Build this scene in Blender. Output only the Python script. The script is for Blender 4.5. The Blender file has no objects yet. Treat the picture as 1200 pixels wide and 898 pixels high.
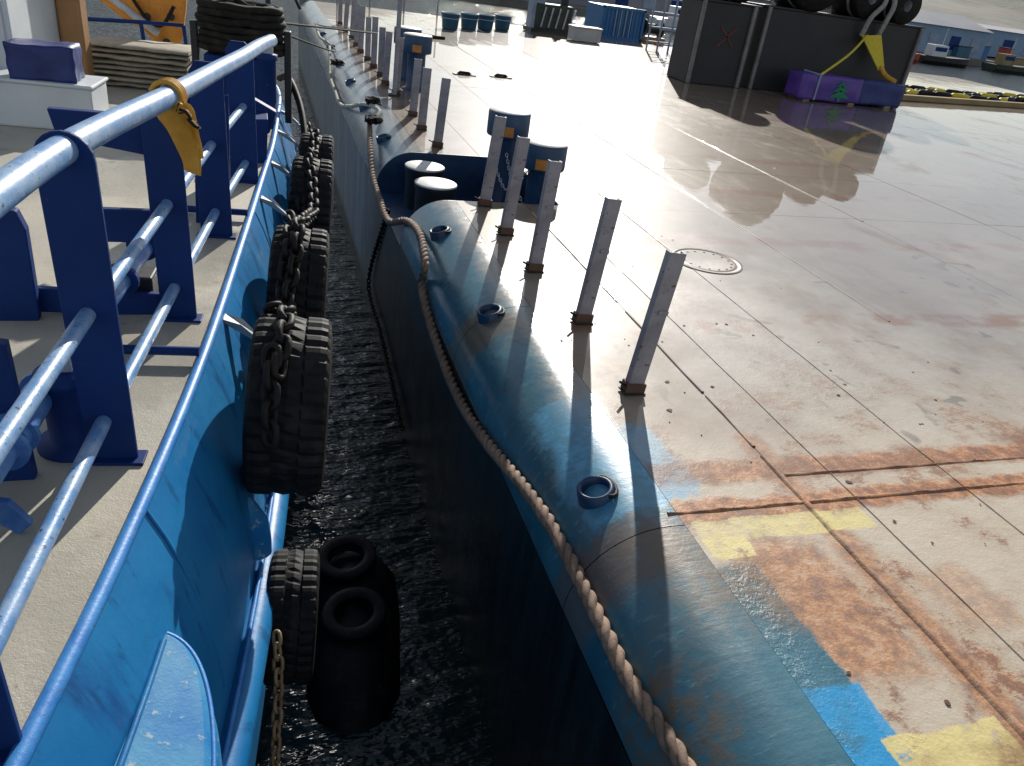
import bpy, bmesh, math, random
from mathutils import Vector, Matrix, noise as mnoise

sc = bpy.context.scene
random.seed(7)
rad = math.radians

# ------------------------------------------------------------------ camera
EYE = Vector((0.0, 0.0, 4.84))            # 4.84 m above the water
PITCH, YAW, ROLL = rad(28.78), rad(20.12), rad(8.4)
FWD = Vector((math.sin(YAW)*math.cos(PITCH), math.cos(YAW)*math.cos(PITCH), -math.sin(PITCH)))
RT0 = Vector((math.cos(YAW), -math.sin(YAW), 0))
UP0 = RT0.cross(FWD)
CR, SR = math.cos(ROLL), math.sin(ROLL)
cam_right = RT0*CR + UP0*SR
cam_up = UP0*CR - RT0*SR
cd = bpy.data.cameras.new('camera'); cam = bpy.data.objects.new('camera', cd)
sc.collection.objects.link(cam)
m = Matrix((cam_right, cam_up, -FWD)).transposed().to_4x4(); m.translation = EYE
cam.matrix_world = m
cd.sensor_width = 36; cd.lens = 27.0; cd.clip_start = 0.05; cd.clip_end = 6000
sc.camera = cam

# ------------------------------------------------------------------ sky, sun, exposure
SUN_AZ, SUN_EL = rad(22.3), rad(25)
w = bpy.data.worlds.new('World'); sc.world = w; w.use_nodes = True
nt = w.node_tree; bg = nt.nodes['Background']
sky = nt.nodes.new('ShaderNodeTexSky'); sky.sky_type = 'NISHITA'; sky.sun_disc = False
sky.sun_elevation = SUN_EL; sky.sun_rotation = SUN_AZ
sky.air_density = 1.0; sky.dust_density = 0.4; sky.ozone_density = 1.0
tc = nt.nodes.new('ShaderNodeTexCoord'); mp = nt.nodes.new('ShaderNodeMapping'); mp.inputs['Scale'].default_value = (1, 1, 2.4)
cl = nt.nodes.new('ShaderNodeTexNoise'); cl.inputs['Scale'].default_value = 2.6; cl.inputs['Detail'].default_value = 7; cl.inputs['Roughness'].default_value = .6
cr = nt.nodes.new('ShaderNodeMapRange'); cr.interpolation_type = 'SMOOTHSTEP'
for i_, v_ in enumerate((.40, .66, .3, .95)): cr.inputs[i_+1].default_value = v_
cm = nt.nodes.new('ShaderNodeMix'); cm.data_type = 'RGBA'; cm.inputs[7].default_value = (11, 11.4, 12, 1)   # thin white cloud
nt.links.new(tc.outputs['Generated'], mp.inputs[0]); nt.links.new(mp.outputs[0], cl.inputs['Vector']); nt.links.new(cl.outputs[0], cr.inputs[0])
sx_ = nt.nodes.new('ShaderNodeSeparateXYZ'); nt.links.new(tc.outputs['Generated'], sx_.inputs[0])
hz = nt.nodes.new('ShaderNodeMapRange'); hz.interpolation_type = 'SMOOTHSTEP'     # cloud banks close up towards the horizon
for i_, v_ in enumerate((.15, .70, 1.0, .30)): hz.inputs[i_+1].default_value = v_
nt.links.new(sx_.outputs[2], hz.inputs[0])
ml = nt.nodes.new('ShaderNodeMath'); ml.operation = 'MULTIPLY'; nt.links.new(cr.outputs[0], ml.inputs[0]); nt.links.new(hz.outputs[0], ml.inputs[1])
nt.links.new(ml.outputs[0], cm.inputs[0]); nt.links.new(sky.outputs[0], cm.inputs[6]); nt.links.new(cm.outputs[2], bg.inputs[0]); bg.inputs[1].default_value = 0.06
sd = bpy.data.lights.new('sun', 'SUN'); sd.energy = 4.4; sd.angle = rad(0.53); sd.color = (1.0, 0.95, 0.87)
sun = bpy.data.objects.new('sun', sd); sc.collection.objects.link(sun)
to_sun = Vector((math.sin(SUN_AZ)*math.cos(SUN_EL), math.cos(SUN_AZ)*math.cos(SUN_EL), math.sin(SUN_EL)))
sun.rotation_euler = to_sun.to_track_quat('Z', 'Y').to_euler(); sun.location = (0, 0, 40)
sc.view_settings.view_transform = 'Standard'; sc.view_settings.look = 'None'
sc.view_settings.exposure = 0.42; sc.view_settings.gamma = 1.0; sc.view_settings.use_curve_mapping = False

# ------------------------------------------------------------------ measuring helpers (survey of the place)
def ray(x, y):
    dx, dy = x-600.0, y-449.0
    return FWD*900 + RT0*(dx*CR+dy*SR) + UP0*(dx*SR-dy*CR)
def onz(x, y, z):
    r = ray(x, y); return EYE + r*((z-EYE.z)/r.z)
def ony(x, y, Y):
    r = ray(x, y); return EYE + r*(Y/r.y)
def onx(x, y, X):
    r = ray(x, y); return EYE + r*(X/r.x)
DECK = 2.44      # barge deck height
TDECK = 3.04     # workboat deck height
TD = Vector((0.0952, 0.9955, 0)); TN = Vector((0.9955, -0.0952, 0)); T0 = Vector((-0.584, 1.374, 0))
def T(s, v, z):  # workboat frame: along, outboard, up
    p = T0 + TD*s + TN*v; return Vector((p.x, p.y, z))

BOW = [(-4, -.40), (-1, -.10), (0, 0), (.14, .02), (.78, .06), (1.94, .105), (3.66, .105), (6.2, .085), (8.3, 0), (20, 0)]
def bow(s):      # the side is not straight: how far it bellies out
    for (a, x), (b, y) in zip(BOW, BOW[1:]):
        if a <= s <= b: return x+(y-x)*(s-a)/(b-a)
    return 0
def TH(s, v, z): return T(s, v+bow(s), z)

# ------------------------------------------------------------------ mesh builder
class MB:
    def __init__(self): self.v = []; self.f = []; self.smooth = []
    def add(self, vs, fs, smooth=False):
        o = len(self.v); self.v += [Vector(p) for p in vs]
        self.f += [tuple(i+o for i in f) for f in fs]; self.smooth += [smooth]*len(fs); return self
    def box(self, c, size, ax=None):
        c = Vector(c); sx, sy, sz = [q/2 for q in size]
        X, Y, Z = ax if ax else (Vector((1,0,0)), Vector((0,1,0)), Vector((0,0,1)))
        vs = [c+X*(i*sx)+Y*(j*sy)+Z*(k*sz) for k in (-1,1) for j in (-1,1) for i in (-1,1)]
        return self.add(vs, [(0,2,3,1),(4,5,7,6),(0,1,5,4),(2,6,7,3),(0,4,6,2),(1,3,7,5)])
    def tbox(self, c, size): return self.box(c, size, (TN, TD, Vector((0,0,1))))
    def prism(self, pts, ext):
        ext = Vector(ext); n = len(pts); a = [Vector(p) for p in pts]; b = [p+ext for p in a]
        fs = [tuple(range(n))[::-1], tuple(range(n, 2*n))] + [(i, (i+1)%n, n+(i+1)%n, n+i) for i in range(n)]
        return self.add(a+b, fs)
    def tube(self, path, r, seg=12, caps=True, closed=False, smooth=True):
        P = [Vector(p) for p in path]; n = len(P); rs = r if isinstance(r, (list, tuple)) else [r]*n
        vs = []; fs = []; prev = None
        for i in range(n):
            if closed: t = P[(i+1)%n]-P[i-1]
            else: t = P[min(i+1, n-1)]-P[max(i-1, 0)]
            t.normalize()
            if prev is None:
                a = Vector((0,0,1)) if abs(t.z) < .9 else Vector((1,0,0)); u = t.cross(a).normalized()
            else: u = (prev - t*prev.dot(t)).normalized()
            prev = u; b = t.cross(u)
            for k in range(seg):
                a = 2*math.pi*k/seg; vs.append(P[i]+(u*math.cos(a)+b*math.sin(a))*rs[i])
        for i in range(n if closed else n-1):
            j = (i+1) % n
            for k in range(seg):
                k2 = (k+1) % seg; fs.append((i*seg+k, i*seg+k2, j*seg+k2, j*seg+k))
        self.add(vs, fs, smooth)
        if caps and not closed:
            self.add(vs[:seg], [tuple(range(seg))]); self.add(vs[-seg:], [tuple(range(seg))[::-1]])
        return self
    def lathe(self, prof, c, axis=(0,0,1), seg=32, smooth=True, rmod=None, closed=False):
        A = Vector(axis).normalized(); a = Vector((0,0,1)) if abs(A.z) < .9 else Vector((1,0,0))
        U = A.cross(a).normalized(); V = A.cross(U); c = Vector(c); n = len(prof); vs = []
        for k in range(seg):
            t = 2*math.pi*k/seg; d = U*math.cos(t)+V*math.sin(t)
            for j, (r, h) in enumerate(prof):
                rr = r + (rmod(k, j) if rmod else 0); vs.append(c + d*rr + A*h)
        fs = []
        for k in range(seg):
            k2 = (k+1) % seg
            for j in range(n if closed else n-1):
                j2 = (j+1) % n; fs.append((k*n+j, k*n+j2, k2*n+j2, k2*n+j))
        return self.add(vs, fs, smooth)
    def cyl(self, c, r, h, axis=(0,0,1), seg=28, bev=0.0):
        b = bev
        pr = [(0.0001,0),(r-b,0),(r,b),(r,h-b),(r-b,h),(0.0001,h)] if b else [(0.0001,0),(r,0),(r,0),(r,h),(r,h),(0.0001,h)]
        return self.lathe(pr, c, axis, seg, smooth=bool(b) and False)
    def loft(self, rows, smooth=False):
        n = len(rows[0]); vs = [p for r in rows for p in r]
        fs = [(i*n+j, i*n+j+1, (i+1)*n+j+1, (i+1)*n+j) for i in range(len(rows)-1) for j in range(n-1)]
        return self.add(vs, fs, smooth)
    def build(self, name, mat, parent=None, bevel=0, loc=None, autosmooth=False):
        me = bpy.data.meshes.new(name)
        lo = Vector((min(p.x for p in self.v), min(p.y for p in self.v), min(p.z for p in self.v)))
        hi = Vector((max(p.x for p in self.v), max(p.y for p in self.v), max(p.z for p in self.v)))
        c = loc or Vector(((lo.x+hi.x)/2, (lo.y+hi.y)/2, lo.z if not parent else (lo.z+hi.z)/2))
        me.from_pydata([tuple(p-c) for p in self.v], [], self.f)
        for p, s in zip(me.polygons, self.smooth): p.use_smooth = s
        me.materials.append(mat); me.update()
        bm = bmesh.new(); bm.from_mesh(me); bmesh.ops.recalc_face_normals(bm, faces=bm.faces); bm.to_mesh(me); bm.free()
        return link(name, me, c, parent, bevel)
WORLD = {}
def link(name, me, c, parent=None, bevel=0):
    o = bpy.data.objects.new(name, me); sc.collection.objects.link(o)
    WORLD[o] = Vector(c)
    if parent: o.parent = parent; o.location = Vector(c) - WORLD[parent]
    else: o.location = c
    if bevel:
        b = o.modifiers.new('bevel', 'BEVEL'); b.width = bevel; b.segments = 2; b.limit_method = 'ANGLE'; b.angle_limit = rad(40)
    return o
def tag(o, label=None, cat=None, group=None, kind=None):
    if label: o['label'] = label
    if cat: o['category'] = cat
    if group: o['group'] = group
    if kind: o['kind'] = kind
    return o
def thing(name, loc, label, cat, group=None):
    return tag(link(name, None, Vector(loc)), label, cat, group)
def dup(root, loc, label=None, rot=None):
    r = root.copy(); sc.collection.objects.link(r); r.location = loc; WORLD[r] = Vector(loc)
    if rot: r.rotation_euler = rot
    if label: r['label'] = label
    for ch in list(root.children):
        c = ch.copy(); sc.collection.objects.link(c); c.parent = r
        for g in ch.children:
            d = g.copy(); sc.collection.objects.link(d); d.parent = c
    return r
def resample(path, step):
    P = [Vector(p) for p in path]
    # Catmull-Rom smoothing, then even spacing
    Q = []
    for i in range(len(P)-1):
        p0 = P[max(i-1,0)]; p1 = P[i]; p2 = P[i+1]; p3 = P[min(i+2,len(P)-1)]
        for k in range(12):
            t = k/12; Q.append(0.5*((2*p1)+(p2-p0)*t+(2*p0-5*p1+4*p2-p3)*t*t+(3*p1-p0-3*p2+p3)*t**3))
    Q.append(P[-1]); out = [Q[0]]; acc = 0
    for a, b in zip(Q, Q[1:]):
        L = (b-a).length
        while acc+L >= step and L > 0:
            q = a+(b-a)*((step-acc)/L); out.append(q); L = (b-q).length; a = q; acc = 0
        acc += L
    return out

# ------------------------------------------------------------------ materials
class NB:
    """small node-building helper"""
    def __init__(self, name):
        self.m = bpy.data.materials.new(name); self.m.use_nodes = True
        self.t = self.m.node_tree; self.b = self.t.nodes['Principled BSDF']
    def n(self, ty, **kw):
        x = self.t.nodes.new(ty)
        for k, v in kw.items(): setattr(x, k, v)
        return x
    def l(self, a, b): self.t.links.new(a, b)
    def setin(self, s, v):
        if isinstance(v, bpy.types.NodeSocket): self.l(v, s)
        else: s.default_value = v
    def pos(self):
        if not hasattr(self, '_p'): self._p = self.n('ShaderNodeNewGeometry').outputs['Position']
        return self._p
    def obj(self):
        if not hasattr(self, '_o'): self._o = self.n('ShaderNodeTexCoord').outputs['Object']
        return self._o
    def xyz(self):
        if not hasattr(self, '_x'):
            s = self.n('ShaderNodeSeparateXYZ'); self.l(self.pos(), s.inputs[0]); self._x = s
        return self._x.outputs
    def math(self, op, a, b=0.0, c=None, clamp=False):
        x = self.n('ShaderNodeMath', operation=op); x.use_clamp = clamp
        self.setin(x.inputs[0], a); self.setin(x.inputs[1], b)
        if c is not None: self.setin(x.inputs[2], c)
        return x.outputs[0]
    def noise(self, scale, detail=4, rough=.55, vec=None, stretch=None, dist=0.0):
        v = vec or self.pos()
        if stretch:
            mp = self.n('ShaderNodeMapping'); mp.inputs['Scale'].default_value = stretch; self.l(v, mp.inputs[0]); v = mp.outputs[0]
        x = self.n('ShaderNodeTexNoise'); self.l(v, x.inputs['Vector'])
        x.inputs['Scale'].default_value = scale; x.inputs['Detail'].default_value = detail
        x.inputs['Roughness'].default_value = rough; x.inputs['Distortion'].default_value = dist
        return x.outputs[0]
    def ramp(self, v, a, b, lo=0.0, hi=1.0):
        x = self.n('ShaderNodeMapRange', interpolation_type='SMOOTHSTEP')
        self.setin(x.inputs[0], v)
        for i, q in enumerate((a, b, lo, hi)): self.setin(x.inputs[i+1], q)
        return x.outputs[0]
    def mix(self, fac, a, b):
        x = self.n('ShaderNodeMix', data_type='RGBA'); self.setin(x.inputs[0], fac)
        for s, v in ((x.inputs[6], a), (x.inputs[7], b)):
            if isinstance(v, tuple): s.default_value = (*v, 1)
            else: self.l(v, s)
        return x.outputs[2]
    def bump(self, h, strength=.3, dist=.01, prev=None):
        x = self.n('ShaderNodeBump'); x.inputs['Strength'].default_value = strength; x.inputs['Distance'].default_value = dist
        self.l(h, x.inputs['Height'])
        if prev: self.l(prev, x.inputs['Normal'])
        return x.outputs[0]
    def rect(self, x0, x1, y0, y1, wob=.03, edge=.01, nz=None):
        X, Y = self.xyz()[0], self.xyz()[1]
        n1 = nz if nz is not None else self.noise(6, 5, .65)
        d = self.math('MULTIPLY', self.math('SUBTRACT', n1, .5), wob*4)
        Xw = self.math('ADD', X, d); Yw = self.math('SUBTRACT', Y, d)
        a = self.math('MULTIPLY', self.ramp(Xw, x0-edge, x0+edge), self.ramp(Xw, x1-edge, x1+edge, 1, 0))
        b = self.math('MULTIPLY', self.ramp(Yw, y0-edge, y0+edge), self.ramp(Yw, y1-edge, y1+edge, 1, 0))
        return self.math('MULTIPLY', a, b)
    def out(self, col, rough, normal=None, metal=0.0, spec=None):
        self.setin(self.b.inputs['Base Color'], (*col, 1) if isinstance(col, tuple) else col)
        self.setin(self.b.inputs['Roughness'], rough); self.b.inputs['Metallic'].default_value = metal
        if normal: self.l(normal, self.b.inputs['Normal'])
        if spec is not None: self.setin(self.b.inputs['Specular IOR Level'], spec)
        return self.m
M = {}
RUST = (.16, .06, .022)
def painted(name, col, col2=None, rough=.4, rust=.62, scale=3.0, rustcol=RUST, bump=.25, local=False, spec=.5):
    k = NB(name); v = k.obj() if local else k.pos()
    n1 = k.noise(scale, 5, .6, v); n2 = k.noise(scale*6, 5, .65, v); n3 = k.noise(scale*30, 3, .6, v)
    c2 = col2 or tuple(q*.6 for q in col)
    c = k.mix(k.ramp(n1, .35, .68), col, c2)
    c = k.mix(k.ramp(n2, rust, rust+.06), c, rustcol)
    r = k.math('ADD', rough-.08, k.math('MULTIPLY', n2, .2))
    M[name] = k.out(c, r, spec=spec, normal=k.bump(k.math('ADD', n2, k.math('MULTIPLY', n3, .4)), bump, .006))
    return M[name]
painted('navy', (.005, .033, .16), (.004, .025, .125), .58, .70, 2, spec=.22)
painted('rail_blue', (.1, .24, .48), (.26, .38, .54), .36, .60, 9, (.05, .05, .07))  # base lightened to carry sun glint on the pipes, plus pale wear and chips
painted('edge_blue', (.02, .17, .5), (.05, .25, .58), .45, .62, 9)
painted('pad_blue', (.012, .16, .40), (.06, .25, .43), .5, .60, 4, (.3, .36, .4), spec=.2)
painted('pipe_blue', (.03, .12, .38), (.1, .24, .5), .38, .68, 7)
painted('white_paint', (.62, .65, .66), (.5, .54, .56), .45, .74, 1.2)
painted('orange_paint', (.60, .25, .02), (.46, .16, .015), .5, .60, 5, (.2, .07, .02))
painted('brown_paint', (.33, .17, .06), (.26, .13, .05), .55, .72, 4)
painted('black_steel', (.012, .013, .015), (.018, .018, .02), .55, .66, 2, (.07, .035, .02))
painted('post_grey', (.30, .29, .31), (.2, .19, .21), .55, .61, 3.5, (.12, .06, .04), local=True)
painted('galv', (.42, .45, .47), (.3, .33, .36), .35, .66, 8, (.2, .12, .07))
painted('bollard_blue', (.012, .05, .12), (.008, .03, .08), .4, .64, 5, (.09, .04, .02))
painted('cap_blue', (.01, .055, .12), (.008, .04, .1), .42, .66, 5)
painted('ochre', (.5, .2, .03), (.36, .13, .02), .6, .7, 9)
painted('top_white', (.75, .75, .68), (.6, .6, .52), .5, .66, 8)
painted('container_blue', (.02, .12, .3), (.03, .14, .3), .5, .72, 1.5)
painted('tub_blue', (.03, .12, .2), (.02, .09, .16), .5, .75, 3)
painted('crate_white', (.5, .5, .48), (.42, .42, .42), .6, .72, 3)
painted('grey_blue', (.25, .31, .4), (.19, .24, .33), .5, .72, 2)
painted('green_dark', (.03, .05, .03), (.02, .025, .02), .6, .7, 3)
painted('red_paint', (.35, .03, .02), (.25, .03, .02), .5, .75, 3)
painted('purple_tarp', (.11, .05, .3), (.07, .035, .24), .45, .8, 3)
painted('blue_tarp', (.010, .03, .17), (.008, .02, .12), .45, .85, 6, (.02, .03, .1), .6)
painted('green_mark', (.01, .22, .1), (.01, .17, .08), .6, .8, 6)
painted('yellow_strap', (.62, .5, .02), (.5, .4, .02), .6, .75, 20)
painted('orange_strap', (.5, .24, .02), (.6, .33, .04), .65, .7, 14, (.25, .1, .02))
painted('beige_cloth', (.38, .34, .26), (.28, .25, .18), .75, .7, 9, (.15, .12, .08))
painted('sling_grey', (.3, .3, .27), (.2, .2, .18), .8, .75, 12)
painted('shed_blue', (.2, .3, .42), (.16, .26, .38), .6, .8, .2)
painted('shed_grey', (.22, .22, .25), (.17, .17, .21), .6, .8, .15)
painted('shed_roof', (.34, .33, .34), (.27, .27, .29), .6, .8, .15)
painted('quay_stone', (.16, .15, .13), (.1, .095, .085), .8, .7, .3)
painted('boat_white', (.6, .62, .62), (.5, .52, .54), .4, .8, .6)
painted('timber', (.3, .22, .1), (.22, .16, .08), .8, .75, 1)
painted('rusty_steel', (.09, .05, .035), (.14, .065, .035), .75, .6, 12)
painted('black_flake', (.07, .045, .03), (.13, .06, .03), .8, .6, 9)
def rubber(name, col, rough):
    k = NB(name); n = k.noise(9, 5, .6); n2 = k.noise(70, 3, .6)
    c = k.mix(k.ramp(n, .45, .72), col, tuple(q*2.2+.006 for q in col))
    M[name] = k.out(c, k.math('ADD', rough, k.math('MULTIPLY', n, .15)), k.bump(n2, .3, .003), spec=.22)
rubber('rubber', (.006, .006, .006), .58)
rubber('dark_rope', (.013, .012, .009), .75)
rubber('wet_rubber', (.003, .003, .004), .5)
M['wet_rubber'].node_tree.nodes['Principled BSDF'].inputs['Specular IOR Level'].default_value = .15
def chain_mat():
    k = NB('chain_steel'); n = k.noise(14, 5, .6)
    c = k.mix(k.ramp(n, .42, .62), (.008, .008, .008), (.018, .013, .01))
    M['chain_steel'] = k.out(c, .62, k.bump(k.noise(60, 3), .4, .003), .0, spec=.25)
    k = NB('chain_rusty'); n = k.noise(14, 5, .6)
    c = k.mix(k.ramp(n, .42, .62), (.3, .2, .1), (.22, .12, .05))
    M['chain_rusty'] = k.out(c, .5, k.bump(k.noise(60, 3), .3, .003), .1)
chain_mat()
def rope_mat():
    k = NB('rope_fibre'); n = k.noise(5, 4, .6); n2 = k.noise(160, 3, .6, stretch=(1, 1, 1))
    c = k.mix(k.ramp(n, .35, .7), (.30, .20, .135), (.15, .10, .075))
    c = k.mix(k.ramp(k.noise(38, 4, .7), .5, .68), c, (.12, .085, .06))
    c = k.mix(k.rect(1.5, 1.8, 1.78, 1.93, .02, .02), c, (.3, .36, .42))
    M['rope_fibre'] = k.out(c, .8, k.bump(n2, .5, .004))
    k = NB('rope_pale'); n = k.noise(8, 4, .6)
    M['rope_pale'] = k.out(k.mix(n, (.5, .47, .4), (.28, .25, .2)), .8, k.bump(k.noise(120, 3), .4, .004))
rope_mat()

def barge_deck():
    k = NB('barge_deck_paint'); X, Y, Z = k.xyz()
    big = k.noise(.35, 5, .6); mid = k.noise(2.2, 6, .62); fine = k.noise(13, 5, .7); vf = k.noise(70, 3, .6)
    drag = k.noise(1.0, 5, .6, stretch=(2.2, .5, 1))
    wob = k.noise(6, 5, .65)
    c = k.mix(k.ramp(mid, .38, .68), (.35, .32, .28), (.275, .245, .21))
    c = k.mix(k.ramp(drag, .52, .72), c, (.25, .21, .175))
    c = k.mix(k.ramp(big, .5, .68), c, (.28, .235, .185))
    # dry, flaking strip near the boat: how far along the deck we are
    near = k.ramp(Y, 2.6, 4.4, 1, 0)
    c = k.mix(k.math('MULTIPLY', near, .7), c, k.mix(k.ramp(mid, .36, .66), (.58, .49, .37), (.48, .37, .26)))
    # rust runs
    rn = k.ramp(k.math('ADD', k.math('MULTIPLY', fine, .5), k.math('MULTIPLY', mid, .5)), .5, .6)
    bandA = k.math('MULTIPLY', k.rect(2.3, 40, 2.93, 3.12, .05, .04, wob), .95)
    bandB = k.math('MULTIPLY', k.rect(1.9, 40, 2.63, 2.80, .04, .03, wob), .95)
    bandC = k.math('MULTIPLY', k.rect(2.72, 2.90, -6, 3.4, .04, .05, wob), .75)
    bandD = k.math('MULTIPLY', k.rect(2.14, 2.66, 1.6, 2.45, .10, .10, wob), .8)
    bandE = k.math('MULTIPLY', k.rect(3.0, 3.35, 1.75, 2.15, .09, .06, wob), .45)
    band = k.math('MAXIMUM', k.math('MAXIMUM', bandA, bandB), k.math('MAXIMUM', k.math('MAXIMUM', bandC, bandE), bandD))
    loose = k.math('MULTIPLY', k.math('MULTIPLY', rn, k.ramp(Y, 2.2, 4.6, .85, .22)), k.ramp(mid, .48, .6))
    rustm = k.math('MAXIMUM', k.math('MULTIPLY', band, k.ramp(fine, .30, .5, .45, 1)), loose)
    rc = k.mix(k.ramp(fine, .4, .62), (.46, .18, .05), (.2, .08, .045))
    c = k.mix(rustm, c, rc)
    # grey scuffs
    c = k.mix(k.math('MULTIPLY', k.ramp(k.noise(3.1, 4, .5, dist=.6), .64, .70), .75), c, (.13, .12, .10))
    # blue edge paint with worn boundary
    e = k.math('ADD', X, k.math('MULTIPLY', k.math('SUBTRACT', wob, .5), .12))
    edge = k.math('MULTIPLY', k.ramp(e, 2.22, 2.25, 1, 0), k.ramp(Y, 2.28, 2.36, 1, 0))
    edgefar = k.math('MULTIPLY', k.math('MULTIPLY', k.ramp(e, 1.95, 2.05, 1, 0), k.ramp(Y, 2.6, 3.0)), .9)
    gm = k.noise(1.6, 6, .62); blue = k.mix(k.ramp(gm, .35, .65), (.024, .11, .16), (.045, .16, .215))
    blue = k.mix(k.math('MULTIPLY', k.ramp(k.noise(2.4, 6, .7, stretch=(1, .6, 1)), .56, .64), .55), blue, (.11, .24, .28))
    blue = k.mix(k.math('MULTIPLY', k.ramp(Y, 1.75, 2.3), k.ramp(fine, .35, .6, .35, .8)), blue, (.15, .095, .05))
    bl = k.math('MAXIMUM', edge, edgefar)
    c = k.mix(bl, c, blue)
    c = k.mix(k.math('MULTIPLY', k.rect(2.12, 2.30, 1.9, 2.32, .08, .09, wob), .45), c, (.27, .15, .075))
    c = k.mix(k.math('MULTIPLY', k.rect(1.97, 2.27, .9, 1.60, .02, .008, wob), k.ramp(k.noise(4, 6, .7), .50, .66, .97, .35)), c, (.018, .27, .54))
    c = k.mix(k.math('MULTIPLY', k.rect(1.9, 2.24, 2.82, 3.55, .07, .03, wob), k.ramp(fine, .25, .6, 1, .5)), c, (.10, .36, .56))
    # yellow tape-like patches
    yel = k.mix(k.ramp(fine, .4, .75), (.66, .56, .23), (.55, .43, .19))
    c = k.mix(k.math('MULTIPLY', k.rect(2.04, 3.1, 2.47, 2.64, .02, .006, wob), k.math('MULTIPLY', k.ramp(mid, .36, .52, .95, .55), k.ramp(fine, .56, .66, 1, .25))), c, yel)
    c = k.mix(k.math('MULTIPLY', k.rect(2.04, 2.28, 2.35, 2.50, .02, .006, wob), k.ramp(fine, .54, .64, .95, .2)), c, yel)
    c = k.mix(k.math('MULTIPLY', k.rect(2.18, 2.75, .9, 1.34, .02, .006, wob), k.ramp(fine, .56, .66, .95, .3)), c, yel)
    c = k.mix(k.math('MULTIPLY', k.rect(3.05, 3.9, 6.2, 6.75, .1, .05, wob), .5), c, (.58, .52, .35))
    # the film of rainwater: almost everywhere beyond the dry strip
    wetn = k.math('ADD', k.math('MULTIPLY', Y, .075), k.math('MULTIPLY', big, .9))
    wet = k.ramp(wetn, .62, .94)
    wet2 = k.math('MULTIPLY', wet, k.ramp(mid, .30, .5, .85, 1))
    c = k.mix(k.math('MULTIPLY', k.math('MULTIPLY', wet2, k.ramp(Y, 4.5, 9, .45, 1)), .80), c, (.20, .135, .08))
    # rows of rust across the wet deck further out
    rows = k.n('ShaderNodeTexWave', bands_direction='Y'); rows.inputs['Scale'].default_value = .155
    rows.inputs['Distortion'].default_value = 1.5; rows.inputs['Detail'].default_value = 3; k.l(k.pos(), rows.inputs[0])
    c = k.mix(k.math('MULTIPLY', k.ramp(rows.outputs[0], .93, .99), k.ramp(mid, .42, .58, .05, .7)), c, (.2, .085, .04))
    rough = k.math('SUBTRACT', k.math('ADD', .56, k.math('MULTIPLY', fine, .12)), k.math('MULTIPLY', wet2, .20))
    rough = k.math('MAXIMUM', rough, k.math('ADD', .06, k.math('MULTIPLY', k.ramp(drag, .4, .7), .05)))
    rough = k.math('SUBTRACT', rough, k.math('MULTIPLY', bl, .2))
    dry = k.math('SUBTRACT', 1.0, k.math('MULTIPLY', wet2, .93))
    h = k.math('ADD', k.math('MULTIPLY', fine, 1.0), k.math('MULTIPLY', vf, .35))
    h = k.math('MULTIPLY', k.math('ADD', h, k.math('MULTIPLY', rustm, .4)), dry)
    n1 = k.bump(k.noise(1.1, 2, .5), .25, .03, k.bump(h, .5, .008))
    rip = k.noise(3.5, 3, .5, stretch=(1, 1.0, 1))
    M['barge_deck'] = k.out(c, rough, n1, spec=k.math('SUBTRACT', .4, k.math('MULTIPLY', wet, .33)))
    k.setin(k.b.inputs['Coat Weight'], k.math('MULTIPLY', wet, k.math('MULTIPLY', k.ramp(mid, .28, .42, .8, 1), k.ramp(k.noise(.8, 6, .7, stretch=(1.2, .45, 1), dist=.5), .34, .46, .6, 1))))
    k.b.inputs['Coat IOR'].default_value = 1.5
    k.setin(k.b.inputs['Coat Roughness'], k.math('ADD', .02, k.math('MULTIPLY', k.ramp(drag, .45, .7), .04)))
    buck = k.noise(.9, 2, .5)
    k.l(k.bump(buck, .10, .03, k.bump(rip, .06, .008)), k.b.inputs['Coat Normal'])
barge_deck()

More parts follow.
